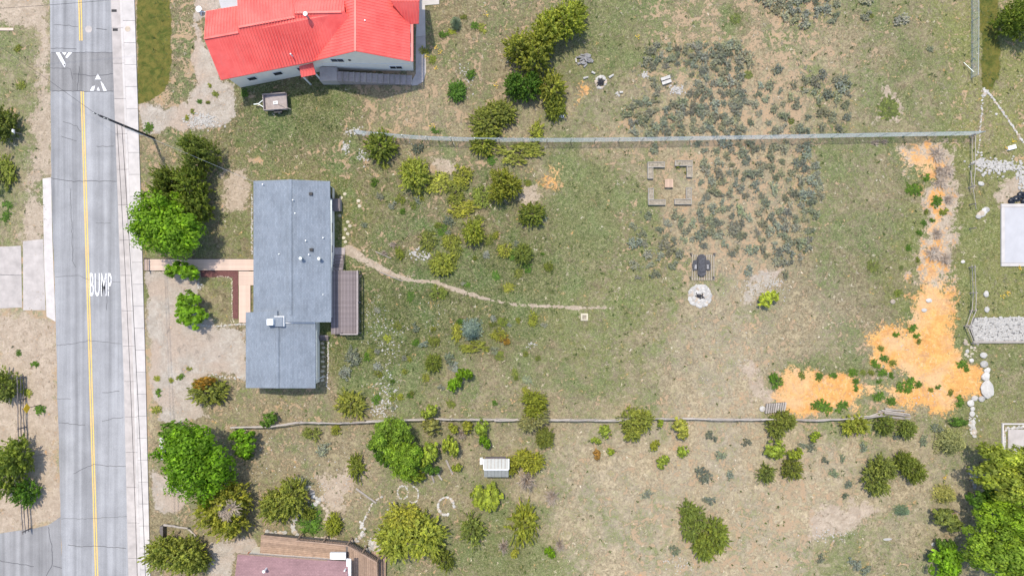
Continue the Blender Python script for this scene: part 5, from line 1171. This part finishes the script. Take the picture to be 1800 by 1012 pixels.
# ------------------------------------------------------------------ trees and bushes
T = [ # name, px, py, rx, ry, kind, height, colour, label
('leafy_tree',293,398,64,58,'dec',6.5,'bright','big bright green leafy tree overhanging the sidewalk above the boardwalk'),
('conifer',342,266,36,34,'jun',5.5,'dark','dark green conifer under the pale service line'),
('conifer',288,330,32,36,'jun',5.5,'dark','dark conifer right against the sidewalk above the big bright tree'),
('conifer',335,340,38,48,'jun',5.5,'dark','dark conifer right of the sidewalk conifer'),
('leafy_shrub',322,477,28,19,'decs',2.2,'bright','bright green shrub spilling over the boardwalk'),
('leafy_shrub',337,545,37,30,'decs',2.6,'bright','round bright green shrub at the corner of the front garden patch'),
('leafy_shrub',364,690,36,24,'juns',2.2,'oliveg','dark olive bush at the lower edge of the gravel drive'),
('rusty_shrub',360,673,20,12,'decs',2.0,'orange','rust red bush touching the dark olive bush on the gravel drive'),
('leafy_shrub',473,737,18,13,'decs',1.6,'green','small green bush at the left end of the log fence'),
('leafy_tree',345,810,66,62,'dec',7,'bright','largest bright green tree, standing over the white dry stone wall'),
('leafy_shrub',428,776,27,22,'decs',2.8,'bright','lighter green shrub on the right side of the largest bright tree'),
('leafy_shrub',300,754,24,14,'decs',2.2,'green','green shrub at the upper left of the largest bright tree'),
('leafy_shrub',432,800,12,9,'decs',1.4,'green','small dark green shrub below the lighter shrub by the largest tree'),
('pine_tree',390,903,54,46,'jun',5.5,'olive','olive pine with bare grey branches showing, above the bottom drive'),
('pine_tree',496,884,40,42,'jun',4.5,'olive','yellowish olive pine left of the rock garden'),
('pine_tree',302,980,48,42,'jun',5,'olive','olive pine at the bottom edge beside the sidewalk'),
('juniper',345,990,22,20,'juns',3,'oliveg','olive bush right of the bottom edge pine'),
('grass_shrub',545,915,26,22,'low',.7,'green','round green clump inside the rock garden'),
('juniper',541,903,14,12,'juns',1.4,'oliveg','small olive bush on the left of the rock garden lawn'),
('juniper',585,924,16,20,'juns',1.8,'olive','olive bush on the right of the rock garden lawn'),
('juniper',528,853,16,18,'low',1.0,'sage','grey-green bush inside the curve of the flagstone path'),
('juniper',625,822,16,26,'spike',1.6,'oliveg','spiky olive bush at the upper end of the long fallen log'),
('juniper',616,712,29,28,'spike',2.0,'olive','spiky yellow-olive juniper just above the log fence'),
('sage_bush',619,627,16,16,'low',1.0,'sageb','silvery bush right of the garage stepping stones'),
('sage_bush',606,656,11,13,'low',.8,'sage','low grey-green bush below the silvery bush'),
('juniper',547,762,17,14,'low',1.0,'oliveg','low olive bush just below the log fence near the garage'),
('juniper',567,790,13,13,'low',.9,'sage','small grey-green bush in the bare slope left of the lime trees'),
('juniper',590,757,10,10,'low',.9,'olive','tiny olive bush below the bend of the log fence'),
('leafy_tree',690,768,38,36,'dec',4.5,'limeb','upper one of the bright lime green trees below the log fence'),
('leafy_tree',712,808,36,34,'dec',4.2,'limeb','lower one of the bright lime green trees below the log fence'),
('leafy_shrub',664,781,18,14,'decs',2.2,'green','green shrub on the left side of the lime trees'),
('leafy_shrub',678,803,18,16,'decs',2.4,'green','darker green shrub under the left of the lime trees'),
('leafy_shrub',752,797,20,24,'decs',2.6,'lime','yellow-green shrub on the right side of the lime trees'),
('leafy_shrub',733,838,16,11,'decs',2.0,'lime','yellow-green shrub at the foot of the lime trees'),
('leafy_shrub',756,822,18,11,'decs',1.8,'green','grey-green shrub under the right lime shrub'),
('leafy_shrub',755,722,15,14,'decs',2.4,'lime','lime shrub rising above the log fence'),
('bare_shrub',758,748,17,14,'decs',2.2,'pale','pale yellowish shrub just below the log fence and the lime shrub'),
('leafy_shrub',792,784,14,20,'decs',2.4,'lime','narrow lime shrub above the fallen grey log'),
('leafy_shrub',803,821,9,10,'decs',1.2,'lime','small lime shrub right of the fallen grey log'),
('leafy_shrub',846,752,13,15,'decs',2.0,'lime','lime shrub under the log fence above the greenhouse'),
('leafy_shrub',852,776,10,13,'decs',1.6,'bright','small green shrub directly above the greenhouse'),
('leafy_shrub',797,752,9,11,'decs',1.5,'olive','small olive shrub left of the bare grey bush'),
('leafy_shrub',822,750,10,11,'decs',1.5,'olive','small olive shrub right of the bare grey bush'),
('bare_bush',811,763,13,14,'bare',1.4,'grey','bare grey twiggy bush under the log fence'),
('pine_tree',940,712,28,22,'jun',3.4,'olive','olive upper crown of the pair growing over the log fence'),
('pine_tree',938,740,26,22,'jun',3.0,'pale','pale lower crown of the pair growing over the log fence'),
('juniper',958,770,17,20,'juns',2.0,'oliveg','dark olive bush below the pale crown on the log fence'),
('juniper',930,812,26,24,'jun',3.0,'olive','olive bush right of the greenhouse'),
('juniper',898,820,14,18,'juns',2.0,'yell','yellow-green bush touching the right end of the greenhouse'),
('bare_bush',926,848,22,26,'bare',2.4,'grey','dead grey bush below the greenhouse bush'),
('leafy_shrub',856,872,25,34,'decs',1.8,'lime','large yellow-green bush below the greenhouse'),
('juniper',921,924,26,42,'spike',3.0,'olive','tall oval olive juniper right of the stone circle'),
('juniper',831,934,25,29,'spike',2.6,'oliveg','round olive juniper left of the tall oval juniper'),
('juniper',905,972,9,8,'decs',1.0,'yell','yellow-green tuft at the foot of the tall oval juniper'),
('juniper',720,950,56,54,'jun',4.2,'olive','huge olive juniper right of the brown deck corner'),
('juniper',705,912,34,24,'juns',3.0,'yell','yellow top crown of the huge juniper by the deck'),
('juniper',777,984,21,24,'juns',2.4,'oliveg','smaller olive bush at the lower right of the huge juniper'),
('bare_bush',970,876,18,20,'bare',1.6,'pale','pale sparse bush in the dry field right of the dead bush'),
('leafy_shrub',966,970,10,10,'decs',1.2,'bright','bright green tuft left of a sparse bush near the bottom edge'),
('bare_bush',984,960,12,16,'bare',1.4,'grey','sparse grey bush near the bottom edge'),
('bare_bush',885,963,12,18,'bare',1.6,'pale','sparse white-stemmed bush below the tall oval juniper'),
('juniper',1118,747,30,31,'jun',3.0,'olive','squarish olive bush growing across the log fence'),
('leafy_shrub',1196,752,18,18,'decs',1.8,'olive','yellow-olive shrub under the log fence right of the squarish bush'),
('leafy_shrub',1064,757,11,12,'decs',1.2,'lime','lime shrub left of the squarish bush'),
('leafy_shrub',1047,774,9,7,'decs',.9,'lime','low lime shrub left of the squarish bush, lower of two'),
('rusty_shrub',1049,798,9,9,'decs',.9,'orange','small orange-brown shrub in the dry field'),
('leafy_shrub',1073,794,7,7,'decs',.8,'lime','tiny lime shrub right of the orange-brown one'),
('leafy_shrub',1165,811,11,13,'decs',1.2,'lime','lime shrub below the squarish bush'),
('leafy_shrub',1151,782,10,10,'decs',1.1,'olive','small yellow-olive shrub below the squarish bush'),
('leafy_shrub',1200,793,10,11,'decs',1.1,'lime','lime shrub below the yellow-olive shrub'),
('leafy_shrub',1160,742,7,7,'decs',1.2,'lime','tiny lime shrub touching the log fence'),
('juniper',1375,747,25,25,'jun',2.6,'oliveg','dense olive bush covering the fence beside the board stack'),
('leafy_shrub',1362,790,20,17,'decs',1.8,'lime','bright lime shrub below the dense fence bush'),
('leafy_shrub',1397,796,12,13,'decs',1.4,'lime','small lime shrub right of the bright lime one'),
('juniper',1349,834,18,18,'spike',1.8,'oliveg','spiky olive bush with pale stems below the lime shrubs'),
('juniper',1394,826,19,19,'juns',2.0,'oliveg','rounded dark olive bush below the small lime shrub'),
('leafy_shrub',1432,767,9,10,'decs',1.0,'lime','tiny lime bush below the fence right of the dense bush'),
('juniper',1506,748,23,24,'juns',2.2,'olive','yellowish olive bush at the right end of the log fence'),
('juniper',1558,748,18,19,'juns',1.8,'oliveg','round olive bush just below the pole pile'),
('juniper',1597,755,17,18,'juns',1.8,'oliveg','round olive bush right of the pole pile'),
('juniper',1550,838,31,33,'jun',3.0,'oliveg','larger of the two olive bushes at the lower right'),
('juniper',1603,823,26,29,'jun',2.8,'oliveg','smaller of the two olive bushes at the lower right'),
('juniper',1218,915,26,34,'jun',3.0,'oliveg','upper half of the long olive juniper near the bottom'),
('juniper',1252,952,33,38,'jun',3.0,'oliveg','lower half of the long olive juniper near the bottom'),
('spruce',1680,780,32,29,'spr',3.2,'pale','pale green spruce by the stone wall on the right'),
('spruce',1668,872,24,20,'spr',2.4,'pale','pale spruce leaning beside the tall lime trees'),
('spruce',1590,899,17,12,'spr',1.6,'blue','small blue-green spruce below the two olive bushes'),
('leafy_shrub',1684,742,18,8,'decs',.9,'green','flat dark green shrub left of the stone wall'),
('leafy_tree',1768,830,56,48,'dec',7,'lime','tall lime tree over the grey patio on the right'),
('leafy_tree',1775,905,54,44,'dec',6.5,'limeg','tall lime tree, middle one of the right edge'),
('leafy_tree',1760,970,56,52,'dec',6.5,'limeb','tall lime tree at the bottom right corner'),
('leafy_tree',1722,872,22,22,'decs',3.4,'green','dark green tree squeezed left of the tall lime trees'),
('leafy_shrub',1663,912,26,22,'decs',2.2,'oliveg','green shrub right of the dark stake'),
('leafy_shrub',1664,990,30,34,'decs',2.4,'bright','green shrub at the bottom edge left of the tall lime trees'),
('leafy_shrub',1660,955,14,14,'decs',1.4,'green','small green shrub above the bottom edge shrub'),
('leafy_shrub',1350,525,18,17,'decs',1.5,'lime','lone lime bush on the stony patch right of the fire pit'),
('juniper',668,256,28,29,'juns',2.6,'oliveg','olive-grey conifer at the left end of the long chain-link fence'),
('juniper',728,306,28,31,'juns',2.8,'olive','olive bush at the left end of the creeping shrubs'),
('creeping_shrub',768,322,24,22,'low',.8,'olive','yellowish creeping shrub right of the olive bush'),
('creeping_shrub',812,308,20,20,'low',.8,'olive','yellowish creeping shrub at the top of the creeping group'),
('creeping_shrub',800,340,22,20,'low',.8,'oliveg','creeping shrub in the middle of the creeping group'),
('creeping_shrub',815,366,28,16,'low',.8,'olive','creeping shrub at the bottom of the creeping group'),
('creeping_shrub',848,345,18,22,'low',.8,'oliveg','creeping shrub touching the tall rounded conifer'),
('conifer',885,327,28,33,'jun',3.6,'olive','tall rounded olive conifer right of the creeping group'),
('juniper',866,208,42,34,'jun',2.2,'oliveg','broad green bush just above the long chain-link fence'),
('juniper',848,252,23,22,'juns',1.8,'olive','olive bush growing through the chain-link fence'),
('creeping_shrub',916,268,42,22,'low',1.2,'olive','wide creeping olive shrub just below the chain-link fence'),
('creeping_shrub',944,230,16,18,'low',1.2,'olive','small olive shrub just above the chain-link fence'),
('conifer',985,38,44,44,'jun',5.2,'olive','right one of the large olive conifers at the top'),
('conifer',936,82,44,44,'jun',5.2,'olive','middle one of the large olive conifers at the top'),
('conifer',920,148,31,32,'jun',3.6,'green','dark green conifer at the foot of the large olive conifers'),
('conifer',970,153,25,30,'juns',3.4,'yell','yellowish conifer at the lower right of the large olive conifers'),
('conifer',976,186,20,24,'juns',2.2,'oliveg','dull olive bush over the white slatted stand'),
('conifer',1010,20,22,22,'juns',3.5,'oliveg','olive conifer at the top edge right of the large conifers'),
('spruce',800,37,13,14,'spr',2.0,'blue','small silver-blue spruce right of the red-roofed house'),
('juniper',803,160,17,20,'juns',1.2,'green','dark green bush in the field right of the red-roofed house stairs'),
('juniper',828,130,9,9,'low',.7,'green','small green bush above the dark green bush by the stairs'),
('juniper',935,376,25,22,'juns',2.2,'oliveg','dark olive bush below the bare soil patch'),
('juniper',831,408,20,24,'juns',2.6,'olive','bright olive conifer in the middle of the yard'),
('creeping_shrub',752,424,20,18,'low',.7,'oliveg','creeping shrub by the white rocks in the yard'),
('creeping_shrub',792,425,16,16,'low',.7,'olive','creeping shrub left of the bright olive conifer'),
('juniper',776,464,24,22,'juns',1.6,'olive','olive bush just above the footpath'),
('creeping_shrub',800,440,14,22,'low',.7,'oliveg','creeping shrub along the right side of the footpath bush'),
('juniper',888,440,14,14,'low',.9,'olive','yellowish bush left of the dark round bush'),
('juniper',920,447,18,19,'juns',1.8,'oliveg','dark round bush near the middle of the photo'),
('juniper',872,413,7,7,'low',.6,'olive','tiny yellowish tuft right of the bright olive conifer'),
('juniper',965,468,9,10,'low',.7,'oliveg','tiny olive shrub right of the dark round bush'),
('juniper',771,516,15,15,'low',.8,'oliveg','low olive shrub just below the footpath'),
('juniper',702,445,9,12,'low',.7,'oliveg','small olive shrub near the top of the footpath'),
('spruce',828,580,23,24,'spr',2.8,'blue','silver-blue spruce in the middle of the yard'),
('juniper',832,610,26,12,'low',.9,'olive','olive creeping juniper round the foot of the silver-blue spruce'),
('juniper',803,585,12,16,'low',.8,'olive','olive creeping juniper left of the silver-blue spruce'),
('juniper',877,588,15,12,'low',.9,'olive','small yellowish shrub right of the silver-blue spruce'),
('rusty_shrub',888,598,10,9,'low',.8,'orange','small orange-tipped shrub right of the silver-blue spruce'),
('juniper',762,600,11,12,'low',.7,'oliveg','small olive shrub left of the silver-blue spruce in the grass'),
('juniper',761,639,15,17,'juns',1.4,'oliveg','dark olive bush below and left of the silver-blue spruce'),
('leafy_shrub',816,658,14,13,'decs',1.7,'bright','bright lime bush in the yard, upper right half of a pair'),
('leafy_shrub',799,675,13,15,'decs',1.7,'bright','bright lime bush in the yard, lower left half of a pair'),
('juniper',937,560,9,15,'low',.9,'olive','narrow yellowish shrub left of the small square frame'),
('juniper',1365,668,13,14,'low',.9,'green','dark green shrub at the left tip of the orange sand'),
('big_shrub',-6,215,26,40,'juns',3.0,'dark','dark tree on the left edge above the driveway pad'),
('big_shrub',0,305,24,36,'low',1.4,'oliveg','dark shrub on the left edge below the dark tree'),
('big_shrub',0,680,26,30,'juns',3,'oliveg','olive tree at the left edge behind the top of the rail fence'),
('pine_tree',6,825,38,52,'jun',5,'oliveg','olive pine at the left edge overhanging the rail fence'),
('pine_tree',40,868,22,26,'juns',2.6,'green','green pine bough right of the left rail fence'),
('leafy_tree',1800,30,36,40,'jun',5,'dark','dark tree cut by the top right corner'),
]
for t in T: tree(*t)
rt = empty('dead_branch', P(408,892,3.4), 'bare grey dead limbs showing through the olive pine above the bottom drive', 'branch')
for k, (sx, rz_) in enumerate(((1.5, .4), (1.1, 2.0))):
    o = bpy.data.objects.new('limb', V['bare'][k]); COL.objects.link(o); o.parent = rt; o.scale = (sx*1.3, sx*.8, sx*.6); o.rotation_euler = (0, 0, rz_); o.location = (-.5*k, -.4*k, .4)
# dead brush on the sand strip, other twigs
for i, (x, y, s_) in enumerate([(1650,270,20),(1668,300,18),(1655,320,18),(1645,445,22),(1665,455,16),(1655,300,14),(1650,410,14),(1670,350,12)]):
    tree('dead_brush', x, y, s_, s_, 'bare', .7, 'grey', 'pale dead brush heaped on the narrow orange sand strip', 'brush', 'dead brush on the sand strip')
for (x, y, s_) in [(1540,250,11),(1556,249,9),(675,445,9),(690,430,10)]:
    tree('dead_brush', x, y, s_, s_*.7, 'bare', .5, 'grey', 'dead grey twigs just below the right part of the chain-link fence' if x > 1000 else 'dead grey twigs in the grass above the footpath', 'brush', 'dead twigs on the grass')
o = MB().box(-.9,.9,-.14,.14,0,.08).build('plank', M['boardlt'], None); o.location = P(10,52); tag(o, 'tan plank lying on the verge at the top left edge', 'plank')
# weeds on the sand
for (x, y, s_) in [(1630,312,7),(1607,333,14),(1647,354,11),(1660,372,8),(1629,372,5),(1625,392,6),(1640,387,5),(1617,409,6),(1598,435,6),(1614,456,5),(1605,577,8),(1580,515,8),(1612,590,6),(1616,600,5),(1549,612,6),(1576,588,6),(1552,655,8),(1570,638,7),(1568,660,6),(1600,672,10),(1615,676,7),(1598,684,9),(1545,697,10),(1567,705,9),(1650,680,5),(1672,690,6),(1505,670,6),(1505,682,6),(1532,655,6),(1440,662,8),(1465,660,7),(1410,660,7),(1518,655,6),(1546,670,5),(1583,680,9),(1637,685,5),(1688,705,10),(1692,640,9),(1700,648,6),(1540,640,9),(1555,630,8),(1500,655,9),(1480,715,12),(1450,715,14),(1435,712,10)]:
    tree('weed_clump', x, y, s_, s_, 'weed', .3, random.choice(('green','green','oliveg')), 'small dark green weed clump on or beside the orange sand', 'weed', 'weeds on the orange sand')
# weeds along the drives and in the yard
for (x, y, s_) in [(332,648,5),(318,662,6),(275,665,6),(278,690,7),(275,720,9),(350,178,5),(338,196,5),(328,207,5),(260,225,10),(368,150,4),(378,165,6),(300,668,5),(312,664,4),(30,85,7),(36,150,9),(12,360,9),(10,380,10),(32,620,6),(60,640,7),(45,690,10),(70,720,10),(40,780,8),(365,180,4),(430,163,8),(765,230,7),(745,90,9),(760,105,8),(780,60,8),(795,55,7),(835,45,8),(848,50,9),(815,30,6)]:
    tree('weed_clump', x, y, s_, s_, 'weed', .25, random.choice(('green','oliveg','olive')), 'small green weed clump in the gravel, verge or yard', 'weed', 'weeds in the gravel and verges')
for (x, y, s_) in [(1293,33,9),(1316,132,8),(1412,156,4),(1391,213,6),(1533,28,4),(1585,470,4),(1535,467,11),(1563,190,20)]:
    tree('moss_clump', x, y, s_, s_, 'moss', .15, 'moss', 'flat round yellow-green cushion plant in the dry field', 'plant', 'cushion plants in the dry field')
# sagebrush, one by one
def sage_at(x, y, s_, lab, grp, colr='sage'):
    i = tcount[0]; tcount[0] += 1; rr = random.Random(i)
    o = bpy.data.objects.new('sagebrush', V['sage'][i % 4]); COL.objects.link(o); o.location = P(x, y); o.rotation_euler = (0, 0, rr.uniform(0, 6.28))
    s_ *= 1.0; o.scale = (s_/S*rr.uniform(.85,1.2), s_/S*rr.uniform(.8,1.2), s_/S*rr.uniform(.8,1.15)); pc = PAL[colr]; j = rr.uniform(.7, 1.15); o.color = (pc[0]*j*rr.uniform(.92,1.08), pc[1]*j, pc[2]*j*rr.uniform(.85,1.1), 1)
    tag(o, lab, 'sagebrush', grp)
def sage_fill(poly, n, smin, smax, lab, grp, seed, mind=10, avoid=(), colr='sage'):
    r = random.Random(seed); got = []; xs = [q[0] for q in poly]; ys2 = [q[1] for q in poly]; tries = 0
    while len(got) < n and tries < 20000:
        tries += 1; x, y = r.uniform(min(xs), max(xs)), r.uniform(min(ys2), max(ys2))
        if sd_poly(np.array([x]), np.array([y]), poly)[0] > 0: continue
        if vnoise(np.array([x]), np.array([y]), 34, 77)[0] < .14: continue
        if any(math.hypot(x-a, y-b) < mind for a, b in got) or any(a0-6 < x < a1+6 and b0-6 < y < b1+6 for a0, b0, a1, b1 in avoid): continue
        got.append((x, y)); sage_at(x, y, r.uniform(smin, smax), lab, grp, colr)
PLB = [(1132,278,1222,368),(1205,440,1265,545),(1160,130,1205,172)]
sage_fill([(1130,85),(1300,72),(1318,110),(1305,160),(1300,234),(1100,236),(1100,190),(1150,170)], 112, 6.5, 12, 'dark grey-green sagebrush above the long chain-link fence', 'sagebrush above the chain-link fence', 1, 11.5, PLB)
sage_fill([(1300,150),(1330,140),(1440,125),(1495,140),(1490,228),(1300,236)], 40, 6, 12, 'dark grey-green sagebrush above the long chain-link fence', 'sagebrush above the chain-link fence', 2, 15, PLB)
sage_fill([(1330,-10),(1470,-10),(1470,45),(1400,42),(1340,18)], 20, 8, 13, 'grey-green sagebrush in the patch at the top edge', 'sagebrush at the top edge', 3, 13, PLB)
sage_fill([(1225,252),(1425,252),(1445,330),(1420,450),(1380,470),(1310,440),(1280,420),(1225,400)], 112, 6.5, 12.5, 'grey-green sagebrush in the dense patch right of the planters', 'sagebrush right of the planters', 4, 12.5, PLB)
sage_fill([(1110,372),(1230,372),(1300,410),(1310,440),(1270,445),(1210,440),(1180,480),(1110,490)], 36, 6.5, 11.5, 'grey-green sagebrush below the planters', 'sagebrush below the planters', 5, 14, PLB)
for (x, y, s_, lab) in [(1583,36,13,'lone round sagebrush near the top edge left of the right chain-link fence'),(1633,86,8,'small lone sagebrush below the lone round one in the upper right field'),(1521,28,10,'sagebrush in the grass near the top edge, left of the lone round one'),(1522,4,11,'sagebrush cut by the top edge'),(1150,262,9,'sagebrush just above the upper left planter'),(1365,123,10,'isolated sagebrush between the dense patches above the fence'),(1475,143,10,'rightmost sagebrush of the patch above the fence'),
    (1380,482,10,'sagebrush on the pale stony patch'),(1315,476,9,'sagebrush right of the plank platform'),(1285,445,9,'sagebrush above the stony patch, near the platform posts')]: sage_at(x, y, s_, lab, 'lone sagebrush')
for (x, y, s_) in [(1250,765,10),(1266,798,12),(1235,832,14),(1283,832,9),(1312,778,9),(1245,878,12),(1185,965,11),(1425,785,10),(1450,808,8),(1465,830,9),(1490,850,8),(1485,870,8),(1440,980,9),(1410,782,8),(1645,752,9),(1622,773,10),(1515,785,9),(1480,805,8),(1575,765,8),(1135,868,11),(690,360,8),(735,350,9),(735,262,11),(790,390,10),(730,575,9),(745,605,9),(790,630,11),(640,395,7),(1500,990,12),(1520,1000,10),(1632,975,9)]:
    sage_at(x, y, s_, 'small blue-grey sage clump scattered over the dry field', 'blue-grey sage clumps', 'sageb')
for (x, y, s_, lab) in [(1146,290,5,'upper left'),(1193,290,7,'upper right'),(1209,302,5,'upper right, in its short arm,'),(1142,338,4,'lower left')]:
    tree('planter_weeds', x, y, s_, s_*.8, 'weed', .5, 'oliveg', 'green weeds growing in the '+lab+' raised planter', 'weed')
r = random.Random(91); n_ = 0; taken = [(t[1], t[2], max(t[3], t[4])) for t in T]
while n_ < 70:
    x, y = r.uniform(640, 965), r.uniform(265, 725)
    if any(math.hypot(x-a, y-b) < c*.8 for a, b, c in taken) or sd_line(np.array([x]), np.array([y]), TRAIL)[0] < 12 or (x < 660 and 430 < y < 600): continue
    s_ = r.uniform(4, 10); taken.append((x, y, s_)); n_ += 1
    tree('ground_plant', x, y, s_, s_*r.uniform(.7, 1.2), 'low', r.uniform(.2, .5), r.choice(('green','oliveg','oliveg','sage','olive')), 'small low plant in the grass of the yard behind the grey-roofed house', 'plant', 'low plants in the back yard')
# yellow flowers
fl_ = [(765,84),(775,93),(765,120),(750,100),(855,27),(760,222),(1792,470),(1760,520),(1770,515),(872,151),(1768,260),(1780,250),(1660,838),(1120,65)]
for (x, y) in fl_:
    r_ = random.Random(x); m = MB(); c = P(x, y)
    for k in range(7):
        a_ = r_.uniform(0, 6.28); d_ = r_.uniform(.05, .32); z_ = r_.uniform(.12, .25); q = Vector((c.x+d_*math.cos(a_), c.y+d_*math.sin(a_), z_)); m.tube((q.x,q.y,z_), (q.x,q.y,z_+.02), .032, .045, 6); m.tube((c.x,c.y,0), (q.x,q.y,z_), .006, .006, 3, False)
    o = m.build('yellow_flowers', M['yellow'], None, c); tag(o, 'small clump of yellow flowers in the grass', 'flowers', 'yellow flower clumps')

# ------------------------------------------------------------------ grass: blades too many to count
def grass(name, n, seed, sel, lo, hi, wid, hgt, cols):
    r = np.random.default_rng(seed); px = r.uniform(-20, 1820, n*2); py = r.uniform(-20, 1032, n*2)
    L_ = masks(px, py); bad = (L_['orange'] > .4) | (L_['gravel'] > .4) | (L_['trail'] > .4) | ((px < 268) & (px > edge(py, RL)-12)) | ((px < 110) & (py > 900)) | ((px < 95) & (py > 415) & (py < 560))
    for (x0, y0, x1, y1) in [(550,20,735,130),(425,310,640,600),(425,560,560,690),(255,450,450,480),(350,470,445,565),(400,935,690,1030),(1750,350,1810,475),(1755,740,1810,800),(560,110,750,152),(1700,553,1810,604),(1135,280,1220,365),(1208,442,1262,545),(845,800,900,842),(1780,920,1810,950),(730,-20,775,130),(375,-20,560,20)]:
        bad |= (px > x0) & (px < x1) & (py > y0) & (py < y1)
    bad |= sd_poly(px, py, [(355,60),(600,15),(560,120),(390,145)]) < 0
    pr_ = sel(L_, px, py)*(1-.8*np.clip(L_['tanp'], 0, 1)); ok = (~bad) & (r.random(len(px)) < pr_)
    px, py = px[ok][:n], py[ok][:n]; g_ = L_['green'][ok][:n]; lawn = L_['lawn'][ok][:n]; m = len(px)
    x = (px-900)/S; y = (506-py)/S; B = 5
    X = np.repeat(x, B)+r.normal(size=m*B)*.06; Y = np.repeat(y, B)+r.normal(size=m*B)*.06; a = r.uniform(0, 6.28, m*B); ln = r.uniform(lo, hi, m*B)
    ux, uy = np.cos(a), np.sin(a); wv = wid*r.uniform(.6, 1.3, m*B)
    v = np.stack([np.stack([X-uy*wv, Y+ux*wv, np.zeros(m*B)], 1), np.stack([X+uy*wv, Y-ux*wv, np.zeros(m*B)], 1), np.stack([X+ux*ln, Y+uy*ln, hgt*r.uniform(.4, 1.2, m*B)], 1)], 1).reshape(-1, 3)
    k = m*B; me = bpy.data.meshes.new(name); me.vertices.add(3*k); me.vertices.foreach_set('co', v.astype(np.float32).ravel()); me.loops.add(3*k); me.loops.foreach_set('vertex_index', np.arange(3*k, dtype=np.int32)); me.polygons.add(k); me.polygons.foreach_set('loop_start', np.arange(0, 3*k, 3, dtype=np.int32)); me.update(calc_edges=True)
    cols = np.array(cols); pick = cols[r.integers(0, len(cols), m)]*r.uniform(.75, 1.25, (m, 1)); pick = np.repeat(pick, B, 0)*r.uniform(.85, 1.15, (k, 1))
    at = me.attributes.new('tintcol', 'FLOAT_COLOR', 'FACE'); at.data.foreach_set('color', np.concatenate([pick, np.ones((k, 1))], 1).astype(np.float32).ravel())
    o = link_mesh(name, me, M['tint']); tag(o, kind='stuff'); return o
nz = lambda x, y, s_, d: np.clip((fbm(x, y, s_, d, 3)-.38)*3.2, 0, 1)
grass('green_grass', 26000, 31, lambda L_, x, y: np.clip(L_['green']*1.15-.25, 0, 1)*nz(x, y, 22, 3)+L_['lawn']*.25, .06, .2, .022, .12, [(.085,.115,.035),(.115,.135,.05),(.065,.10,.03),(.13,.135,.065)])
grass('dry_grass', 26000, 32, lambda L_, x, y: np.clip(1.0-L_['green']*.8, 0, 1)*nz(x, y, 18, 8)*(1-L_['lawn']), .08, .24, .018, .13, [(.36,.30,.19),(.30,.255,.175),(.24,.20,.14),(.40,.35,.25)])

grass('weed_tufts', 5000, 33, lambda L_, x, y: np.clip(L_['green']*.6+.12, 0, 1)*nz(x, y, 30, 14)*nz(x, y, 9, 15)*1.6, .10, .26, .055, .2, [(.06,.09,.022),(.085,.11,.03),(.05,.075,.02)])
grass('tan_tufts', 4500, 34, lambda L_, x, y: np.clip(.7-L_['green']*.5, 0, 1)*nz(x, y, 14, 18)*(1-L_['lawn']), .10, .28, .03, .12, [(.50,.43,.30),(.44,.37,.26),(.55,.49,.37)])

SZ = [[(1110,85),(1300,70),(1440,120),(1495,150),(1490,236),(1100,238)],[(1225,250),(1430,250),(1445,330),(1420,470),(1310,450),(1225,440)],[(1110,372),(1230,372),(1310,440),(1180,485),(1110,490)],[(1330,-20),(1470,-20),(1470,45),(1340,20)]]
def insage(L_, x, y):
    m = np.zeros(x.shape)
    for p in SZ: m = np.maximum(m, np.clip(.5-sd_poly(x, y, p)/20, 0, 1))
    return m*nz(x, y, 16, 41)
grass('sage_litter', 9000, 35, insage, .08, .22, .045, .16, [(.19,.195,.15),(.15,.16,.12),(.23,.21,.17),(.13,.135,.10)])
